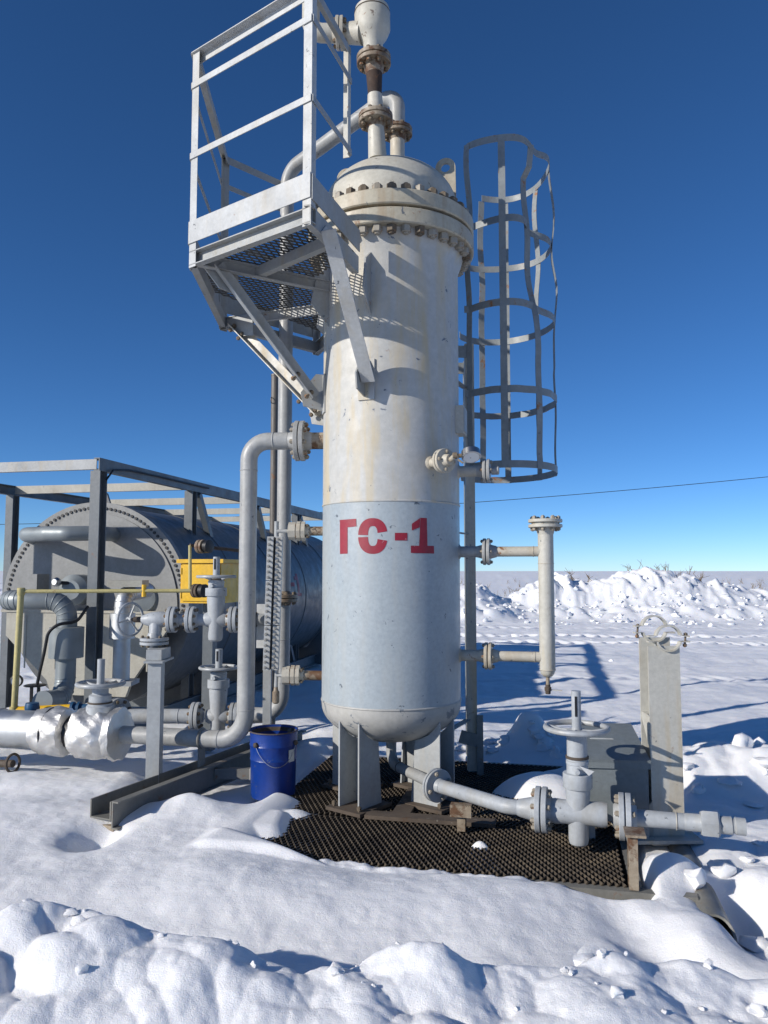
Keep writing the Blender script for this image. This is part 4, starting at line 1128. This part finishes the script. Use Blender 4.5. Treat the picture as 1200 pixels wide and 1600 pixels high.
MB().lathe(VV - DD * .17 + Z * zd, DD, [(.062, -.0), (.066, .02), (.060, .07), (.066, .12), (.066, .22), (.060, .27), (.066, .32), (.062, .34)], 26).build('bore', 'pipeblue', g_) if False else MB().lathe(V(VV.x, VV.y, zd) - DD * .16, DD, [(.064, 0), (.070, .03), (.066, .08), (.066, .24), (.070, .29), (.064, .32)], 26).build('bore', 'pipeblue', g_)
MB().prism([V(VV.x, VV.y, .505) + V(-.01, -.075, 0), V(VV.x, VV.y, .505) + V(.045, -.075, -.055), V(VV.x, VV.y, .505) + V(.075, -.08, -.03)], V(0, -.002, 0)).build('paper_tag', 'white', g_)

# ================================================================ GREY BOX
bc0 = V(1.435, 4.99, 0)
bx = thing('equipment_box', 'grey steel box with sloping lid behind the drain valve', 'box', zz_(bc0, .02))
ux, uy = V(.985, -.10, 0).normalized(), V(.10, .985, 0).normalized()
hw, hd = .178, .25
fz, bz = .455, .565
pl = lambda a_, b_, z: zz_(bc0 + ux * a_ + uy * b_, z)
MB().prism([pl(-hw, -hd, .10), pl(-hw, -hd, fz), pl(-hw, hd, bz), pl(-hw, hd, .10)], ux * 2 * hw).build('body', 'boxgrey', bx)
sl_ = (pl(0, hd, bz) - pl(0, -hd, fz)).normalized(); nl_ = ux.cross(sl_).normalized()
lid = MB().box((pl(0, -hd, fz) + pl(0, hd, bz)) / 2 + nl_ * .008, ux * (hw + .012), sl_ * (hd * 1.045 + .012), nl_ * .007).build('lid', 'boxgrey', bx)
MB().box(pl(0, -hd - .012, fz - .018), ux * (hw + .012), uy * .003, Z * .022).build('lid_lip', 'boxgrey', lid)
MB().sweep(rounded([pl(-.12, .02, .49), pl(-.12, .02, .53), pl(.03, .02, .53), pl(.03, .02, .49)], .012, 4), .006, 8).build('handle', 'grey', lid)
for sx in (-1, 1):
    for sy in (-1, 1):
        MB().angle(pl(sx * (hw - .002), sy * (hd - .002), -.02), pl(sx * (hw - .002), sy * (hd - .002), .11), .035, .005, ux * -sx, uy * -sy).build('leg', 'grey', bx)

# ================================================================ H-BEAM POST WITH PIPE CLAMPS
HP = V(1.715, 4.85, 0); hx, hy = V(1, .02, 0).normalized(), V(-.02, 1, 0).normalized()
hp_ = thing('clamp_post', 'cream steel H-section post topped by two open pipe clamps', 'post', zz_(HP, -.05))
zt_ = 1.14
MB().box(zz_(HP, (zt_ - .05) / 2) - hy * .075, hx * .098, hy * .005, Z * ((zt_ + .05) / 2)).build('flange_plate', 'post', hp_)
MB().box(zz_(HP, (zt_ - .05) / 2 + .02) + hy * .075, hx * .098, hy * .005, Z * ((zt_ + .05) / 2 + .02)).build('flange_plate', 'post', hp_)
MB().box(zz_(HP, (zt_ - .05) / 2), hx * .005, hy * .069, Z * ((zt_ + .05) / 2)).build('web_plate', 'grey', hp_)
MB().prism([zz_(HP, .72) - hx * .095 + hy * .069, zz_(HP, .72) - hx * .095 - hy * .069, zz_(HP, .50) - hx * .095 - hy * .069, zz_(HP, .68) - hx * .095 + hy * .069], hx * .07).build('stiffener', 'post', hp_)
MB().prism([zz_(HP, -.02) - hx * .098 - hy * .095, zz_(HP, .22) - hx * .098 - hy * .095, zz_(HP, -.02) - hx * .26 - hy * .0], hy * .012).build('foot_gusset', 'post', hp_)
MB().box(zz_(HP, .0) - hx * .05, hx * .22, hy * .17, Z * .010).build('base_plate', 'post', hp_)
def clamp(c, ax_, side, lift, m_):
    """open two-half pipe clamp: lower half welded on the plate, upper half hinged up"""
    nr = ax_.cross(Z).normalized()
    t = thing('pipe_clamp', m_, 'clamp', c)
    R_ = .076
    pts = [c + nr * math.cos(RAD(g)) * R_ + Z * (math.sin(RAD(g)) * R_ + .045) for g in range(195, 346, 10)]
    pts = [pts[0] - nr * .055 * 1] + pts + [pts[-1] + nr * .055]
    MB().strip(pts, lambda i: (Z if i in (0, len(pts) - 1) else (pts[i] - c - Z * .045).normalized()), ax_, .045, .010).build('lower_half', 'post', t)
    pu = [c + nr * math.cos(RAD(g)) * R_ * 1.02 + Z * (math.sin(RAD(g)) * R_ * .95 + .05 + lift) for g in range(10, 171, 10)]
    pu = [pu[0] + nr * .05 - Z * .005] + pu + [pu[-1] - nr * .05 - Z * .005]
    MB().strip(pu, lambda i: (Z if i in (0, len(pu) - 1) else (pu[i] - c - Z * (.058 + lift)).normalized()), ax_, .045, .010).build('upper_half', 'post', t)
    e = c + nr * side * (R_ + .03) + Z * .035
    inst('bolt', bolt_mesh(.05, .013, 'boltrust'), t, e, V(.1, 0, 1).normalized())
    return t
clamp(zz_(HP, zt_ + .045) + hy * .075 , hy, -1, .008, 'rusty open pipe clamp on the rear plate of the post')
clamp(zz_(HP, zt_ + .002) - hy * .075 + hx * .03, hy, 1, .0, 'rusty bolted pipe clamp on the front plate of the post')

# ================================================================ RING IN THE SNOW, LEFT
rs = at(20, 1200, 6.0); zr = H(rs.x, rs.y)
ri = thing('snow_stake', 'short rusty pipe stub with round end plate in the snow', 'pipe', zz_(rs, zr))
axr = V(-.93, .33, -.06).normalized()
MB().tube(zz_(rs, zr + .055), zz_(rs, zr + .055) + axr * .5, .028).build('pipe', 'rust', ri)
MB().torus(zz_(rs, zr + .06), axr, .066, .010, 30, 8).build('end_ring', 'rust', ri)

# ================================================================ HORIZONTAL TANK
TR = 1.075
TC = V((150 - 600) / FPX * 8.26, 8.26, at(150, 947, 8.26).z)
tk = thing('horizontal_tank', 'large grey horizontal tank with flat bolted end cover', 'tank', zz_(TC, 0))
TL = 6.6
def ringpts(c, r, a0, a1, n): return [c + A * math.cos(RAD(a0 + (a1 - a0) * i / n)) * r + Z * math.sin(RAD(a0 + (a1 - a0) * i / n)) * r for i in range(n + 1)]
MB().lathe(TC + B * .09, B, [(TR, 0), (TR, .05), (TR, 2.2), (TR, 4.4), (TR, TL - .2), (TR * .96, TL - .1), (TR * .75, TL)], 96).build('shell', 'tank', tk)
for q in (1.25, 2.6, 3.9, 5.2): MB().torus(TC + B * q, B, TR, .008, 90, 6).build('weld_seam', 'tank', tk)
# end: bolted ring, cover plate
up_ = ringpts(TC - B * .03, TR + .035, -3, 183, 60)
MB().prism(up_, B * .085).build('end_ring', 'tankend', tk)
up_ = ringpts(TC - B * .035, TR - .085, -3, 183, 60)
MB().prism(up_, -B * .012).build('end_cover', 'tankend', tk)
b = MB()
for i in range(64):
    t = RAD(-2 + 184 * i / 63); c = TC + A * math.cos(t) * (TR - .028) + Z * math.sin(t) * (TR - .028) - B * .03
    b.lathe(c, -B, [(.017, 0), (.017, .012)], 6)
o = b.build('cover_bolts', 'black', tk); o['kind'] = 'stuff'
MB().box(TC - B * .06 - Z * .055, A * (TR - .02), B * .05, Z * .014).build('ledge', 'clad', tk)
# lower cladding box with chamfered foot
zf = .30 - TC.z
MB().prism([TC - B * .045 + A * x + Z * z for x, z in [(-TR + .08, -.07), (TR - .10, -.07), (TR - .13, -.18), (.50, -.80), (.45, zf), (-.42, zf), (-.48, -.78), (-TR + .08, -.32)]], -B * .05).build('lower_cladding', 'clad', tk)
for k in range(5):
    x = -.75 + k * .36
    MB().box(TC - B * .0975 + A * x - Z * .38, A * .008, B * .003, Z * .28).build('cladding_rib', 'clad', tk)
for q in (1.0, 3.2, 5.4):
    MB().prism([TC + B * q + A * x + Z * z for x, z in [(-.9, -TC.z), (-.95, -.55), (-.6, -.93), (0, -1.09), (.6, -.93), (.95, -.55), (.9, -TC.z)]], B * .12).build('saddle', 'greydark', tk)
# lugs on top
for q in (.10, 2.4, 4.6):
    c = TC + B * q + Z * (TR + .01)
    MB().prism([c + A * x + Z * z for x, z in [(-.11, -.03), (-.05, .13), (0, .16), (.05, .13), (.11, -.03)]], B * .03).build('lifting_lug', 'greydark', tk)
# curved clad pipe across the end, and fittings
ep = [at(48, 836, 8.0), at(75, 834, 7.72), at(105, 834, 7.66), at(150, 833, 7.75), at(165, 834, 8.05)]
MB().sweep(rounded([TC - B * .02 + A * -.78 + Z * (ep[0].z - TC.z), ep[0] - V(0, .1, 0), ep[1], ep[2], ep[3], ep[4] + V(.05, .2, 0)], .12, 6), .075, 22).build('end_pipe', 'duct', tk)
nb_ = at(60, 912, 8.05)
MB().box(nb_, A * .055, B * .10, Z * .10).build('junction_box', 'tankend', tk)
kb = at(91, 910, 7.95)
MB().lathe(kb, V(-.3, -.9, .1), [(.02, -.12), (.02, 0), (.045, .005), (.05, .03), (.03, .06)], 16).build('vent_knob', 'steel', tk)
MB().sweep([kb, kb + V(.1, .05, -.01), kb + V(.22, .1, -.03)], .018, 8).build('vent_tube', 'black', tk)
nz = at(112, 922, 7.95)
MB().lathe(nz + V(0, .3, 0), V(-.1, -1, 0), [(.16, 0), (.16, .22), (.10, .27)], 28).build('nozzle', 'duct', tk)
nz = at(218, 935, 8.0)
MB().lathe(nz + V(0, .35, 0), V(0.05, -1, 0), [(.17, 0), (.17, .3), (.14, .33), (.02, .34)], 28).build('nozzle', 'duct', tk)
# painted number on the tank side
def on_tank(q, ang): return TC + B * q + (A * math.cos(RAD(ang)) + Z * math.sin(RAD(ang))) * (TR + .004)
def tl(b, q0, q1, a0, a1, n=4, sh=0):
    vs = [on_tank(q0 + (q1 - q0) * i / n + sh * j / n, a0 + (a1 - a0) * j / n) for i in range(n + 1) for j in range(n + 1)]
    b.add(vs, [(i * (n + 1) + j, i * (n + 1) + j + 1, (i + 1) * (n + 1) + j + 1, (i + 1) * (n + 1) + j) for i in range(n) for j in range(n)])
for lt in ('i', '-', '1'):
    b = MB()
    if lt == 'i': tl(b, 2.78, 2.86, 0, 18); tl(b, 3.08, 3.16, 0, 18); tl(b, 2.86, 2.94, 1, 17, sh=.14)
    elif lt == '-': tl(b, 3.24, 3.40, 8, 11)
    else: tl(b, 3.52, 3.60, 0, 18); tl(b, 3.44, 3.68, 0, 2.4); tl(b, 3.44, 3.52, 13, 16)
    b.build('letter', 'red', tk)

# ================================================================ STEEL FRAME ROUND THE TANK
F0 = V((157 - 600) / FPX * 7.1, 7.1, 0); FZ = at(157, 716, 7.1).z; FW_ = 2.45; FT = (0, 1.85, 3.7, 5.55, 7.4)
fr = thing('tank_frame', 'dark blue-grey steel frame of posts and beams around the tank', 'frame', zz_(F0, 0))
for sd in (0, 1):
    o_ = F0 - A * FW_ * sd
    MB().chan(zz_(o_, FZ - .12) - B * .05, zz_(o_ + B * 7.6, FZ - .12), .12, .06, .009, -A if sd == 0 else A, Z).build('long_beam', 'greydark', fr)
    for t in FT:
        p = o_ + B * t + (-A if sd == 0 else A) * .035
        MB().ibeam(zz_(p, -.05), zz_(p, FZ - .122), .12, .10, .009, A, B).build('post', 'greydark', fr)
    for t in (1.85, 3.7, 5.55):
        p = o_ + B * t + (-A if sd == 0 else A) * .02
        if sd == 0: MB().bar(zz_(p + B * 1.75, .12), zz_(p + B * .15, FZ - .14), .07, .07).build('brace', 'greydark', fr)
for t in (0, 1.85, 3.7, 5.55, 7.4):
    p = F0 + B * t
    MB().chan(zz_(p - A * .064, FZ - .10 + (.0 if t in FT else -.0)), zz_(p - A * (FW_ - .064), FZ - .10), .095, .05, .008, B, Z).build('cross_beam', 'clad' if t else 'platform', fr)
MB().chan(zz_(F0, .02) + A * .02, zz_(F0 + B * 7.5, .02) + A * .02, .16, .06, .01, A, Z).build('base_beam', 'greydark', fr)
MB().chan(zz_(F0 - A * FW_, .02), zz_(F0, .02), .16, .06, .01, -B, Z).build('base_beam', 'greydark', fr)
MB().sweep([zz_(F0, FZ - .2) + A * .03 + B * .02, zz_(F0, FZ - .1) + A * .035 + B * .12, zz_(F0, FZ - .06) + A * .03 + B * .4, zz_(F0, FZ - .05) + A * .02 + B * 1.0, zz_(F0, FZ - .05) + A * .02 + B * 2.2], .010, 8).build('cable', 'black', fr)

# ================================================================ CLAD DUCTS
def duct(name, label, pts, r, rad, collar=None, mat='duct'):
    t = thing(name, label, 'duct', zz_(Vector(pts[-1]), 0.05))
    q = rounded(pts, rad, 5)
    MB().sweep(q, r, 28).build('pipe', mat, t, 20)
    for i in range(1, len(q) - 1):
        d_ = (q[i + 1] - q[i - 1]).normalized()
        MB().torus(q[i], d_, r, .004, 28, 6).build('seam', mat, t)
    if collar:
        c0, c1, cr = collar
        MB().lathe(c0, Z, [(r, 0), (cr, .004), (cr, c1), (r, c1 + .004)], 36).build('collar', mat, t)
    return t
YD = 6.85
a1_, a2_ = at(16, 938, YD - .05), at(106, 938, YD)
cz = at(105, 1028, YD).z
duct('clad_duct', 'dark grey metal-clad duct bending down in front of the tank end', [at(14, 938, YD + .9), a1_, a2_, zz_(a2_, at(105, 1092, YD).z), at(66, 1096, YD - .45)], .085, .16, (zz_(a2_, cz), at(105, 980, YD).z - cz, .145))
YE = 7.05
e1 = at(199, 928, YE + .3); e2 = at(192, 945, YE); cz = at(192, 998, YE).z
dd = duct('clad_duct', 'galvanised clad riser with collar beside the spoked handwheel', [e1 + V(.12, .2, .03), zz_(e2, e1.z), zz_(e2, at(192, 1062, YE).z)], .075, .12, (zz_(e2, cz), at(190, 958, YE).z - cz, .112), 'galv')
fl_ = at(200, 922, YE + .05)
MB().box(fl_ + V(-.0, 0, .06), X * .16, Y * .10, Z * .03).build('top_plate', 'clad', dd)
MB().box(zz_(e2, at(192, 1066, YE).z), X * .13, Y * .12, Z * .02).build('foot_plate', 'pipeblue', dd)
hc = thing('black_cable', 'thick black cable looping beside the clad duct', 'cable', at(55, 1075, 6.7))
MB().sweep(rounded([at(137, 948, 7.0) , at(120, 972, 6.75), at(90, 975, 6.66), at(75, 988, 6.66), at(69, 1020, 6.66), at(62, 1050, 6.66), at(58, 1070, 6.66)], .12, 6), .014, 10).build('cable', 'black', hc)
sv = thing('small_valve', 'small black valve at the foot of the black cable', 'valve', at(55, 1110, 6.66))
c = at(55, 1072, 6.66)
MB().lathe(c, Z, [(.085, 0), (.095, .006), (.085, .012)], 24).build('disc', 'black', sv)
for sx in (-1, 1): MB().box(c + V(sx * .03, 0, -.09), X * .010, Y * .012, Z * .09).build('yoke', 'black', sv)
MB().lathe(c - Z * .25, Z, [(.03, 0), (.03, .05), (.065, .055), (.065, .075), (.03, .08), (.025, .12)], 14).build('body', 'rust', sv)
gm = thing('dial_gauge', 'small round gauge behind the yellow standpipe', 'gauge', at(26, 1065, 6.75))
c = at(26, 1064, 6.75)
gc_ = MB().lathe(c, V(.1, -1, 0), [(.045, -.02), (.052, -.015), (.052, .015), (.046, .018), (.044, .012)], 24).build('case', 'black', gm)
MB().lathe(c + V(0, -.012, 0), V(.1, -1, 0), [(.044, 0), (.044, .002)], 24).build('dial', 'white', gc_)
MB().tube(c - Z * .05, c - Z * .2, .008, seg=8).build('stem', 'rust', gm)

# ================================================================ YELLOW GAS PIPING AND CABINET
YY = 6.35
yp = thing('yellow_pipe', 'pale yellow gas pipe rail with upright and long horizontal run', 'pipe', at(22, 1112, YY))
y0, y1, y2 = at(22, 1112, YY), at(33, 924, YY), at(308, 923, 6.45)
MB().tube(y0, y1 + Z * .01, .025).build('upright', 'yellowpipe', yp)
MB().lathe(y1 - Z * .03, Z, [(.029, 0), (.031, .005), (.031, .055), (.025, .06)], 14).build('elbow', 'yellowpipe', yp)
MB().tube(y1, y2, .016).build('run', 'yellowpipe', yp)
MB().lathe(at(225, 923, 6.42) - Z * .05, Z, [(.02, 0), (.02, .1)], 8).build('bracket_pin', 'yellow', yp)
MB().lathe(y0 - Z * .02, Z, [(.036, 0), (.036, .06)], 14).build('elbow', 'yellowpipe', yp)
yb = thing('yellow_manifold', 'bright yellow low gas pipe with blue ball valves', 'pipe', at(110, 1110, YY))
z0_ = at(60, 1106, YY).z
MB().tube(y0 + V(0, 0, .01), at(115, 1106, YY), .030).build('pipe', 'yellow', yb)
MB().lathe(at(112, 1107, YY), X, [(.055, 0), (.055, .02), (.04, .022), (.04, .05), (.055, .052), (.055, .07)], 18).build('valve_flange', 'navy', yb)
MB().tube(at(125, 1107, YY), at(152, 1107, YY), .038).build('ball_valve', 'navy', yb)
MB().lathe(at(146, 1107, YY), X, [(.055, 0), (.055, .02)], 18).build('valve_flange', 'yellow', yb)
MB().lathe(at(50, 1112, YY - .12), Z, [(.05, 0), (.06, .03), (.05, .07)], 10).build('ball_valve', 'navy', yb)
MB().bar(at(64, 1108, YY - .14), at(96, 1117, YY - .16), .02, .008).build('lever', 'yellow', yb)
MB().bar(at(131, 1101, YY), at(152, 1094, YY), .012, .008).build('lever', 'white', yb)
yc = thing('yellow_cabinet', 'bright yellow steel gas regulator cabinet on a post', 'cabinet', at(315, 945, 7.1))
c0 = at(345, 943, 7.0); c0t = at(345, 880, 7.0); ch = c0t.z - c0.z
wv, dv_ = -A * .40, B * .42
MB().prism([c0, c0 + wv, c0 + wv + dv_, c0 + dv_], Z * ch).build('body', 'yellow', yc)
MB().prism([c0 - B * .012 - A * .012 + Z * .02, c0 + wv - B * .012 + A * .02 + Z * .02, c0 + wv - B * .012 + A * .02 + Z * (ch - .01), c0 - B * .012 - A * .012 + Z * (ch - .01)], B * .01).build('door', 'yellow', yc)
lt_ = c0 - B * .016 - A * .06 + Z * (ch * .5)
MB().box(lt_, A * .012, B * .006, Z * .035).build('latch', 'steel', yc)
for hz_ in (.2, .8):
    MB().tube(c0 + wv - B * .012 + A * .012 + Z * (ch * hz_ - .03), c0 + wv - B * .012 + A * .012 + Z * (ch * hz_ + .03), .008, seg=8).build('hinge', 'yellow', yc)
rf = c0 - A * -.03 - B * .03 + Z * (ch + .002)
MB().prism([rf, rf + wv - A * .06, rf + wv - A * .06 + dv_ + B * .06, rf + dv_ + B * .06], Z * .035).build('roof', 'yellow', yc)
MB().box(zz_(c0 + wv * .5 + dv_ * .5, (c0.z - .05) / 2), A * .05, B * .05, Z * ((c0.z + .05) / 2)).build('post', 'greydark', yc)
rg = thing('impulse_line', 'thin rusty yellow impulse pipe with round fittings at the cabinet', 'pipe', at(296, 925, 6.5))
q0 = at(297, 925, 6.5); q1 = at(297, 852, 6.5)
MB().tube(q0, q1, .014, seg=10).build('riser', 'yellowpipe', rg)
MB().tube(q1, at(380, 861, 6.9), .015, seg=10).build('run', 'rust', rg)
for px_, py_, dy in ((313, 854, 0), (306, 923, 0)):
    c = at(px_, py_, 6.48)
    MB().lathe(c, V(1, -.55, 0), [(.03, -.02), (.058, -.015), (.058, .012), (.05, .014), (.05, .02), (.058, .022), (.058, .045), (.02, .05)], 18).build('fitting', 'creamrust' if py_ < 900 else 'rust', rg)
    MB().lathe(c + V(.06, -.02, 0), V(1, -.55, 0), [(.054, -.015), (.056, .03), (.02, .036)], 18).build('fitting_cap', 'black', rg)

# ================================================================ MAST, POWER LINE, FAR WALL
ma = thing('rusty_mast', 'thin dark rusty tube mast behind the pale vertical pipes', 'mast', at(430, 1000, 8.2))
m0 = at(430, 840, 8.2); mt = at(430, 588, 8.2)
MB().tube(zz_(mt, 0), mt, .042).build('tube', 'mast', ma)
MB().lathe(mt, Z, [(.046, 0), (.046, .02), (.02, .03)], 16).build('cap', 'mast', ma)
MB().torus(at(424, 625, 8.16), V(1, 0, 0), .03, .005, 18, 6).build('eye', 'mast', ma)
b = MB(); pts = []
e0, e1 = V(-26, 36, 4.6), V(28, 34, 6.5)
e0 = at(-420, 820, 40); e1 = at(1500, 712, 34)
for i in range(41):
    t = i / 40; p = e0.lerp(e1, t); p.z -= 4 * 1.0 * t * (1 - t); pts.append(p)
b.sweep(pts, .014, 6); o = b.build('power_line', 'black'); tag(o, 'single thin overhead wire sagging across the sky', 'wire')
fw = thing('distant_fence', 'low dark fence far off on the left horizon', 'fence', V(-42, 70, 0))
for k in range(12):
    p = V(-62 + k * 2.1, 72, .2); MB().box(p + Z * .75, X * .08, Y * .08, Z * .9).build('fence_post', 'black', fw)
    MB().box(p + X * 1.05 + Z * .85, X * .95, Y * .05, Z * .55).build('fence_panel', 'black', fw)
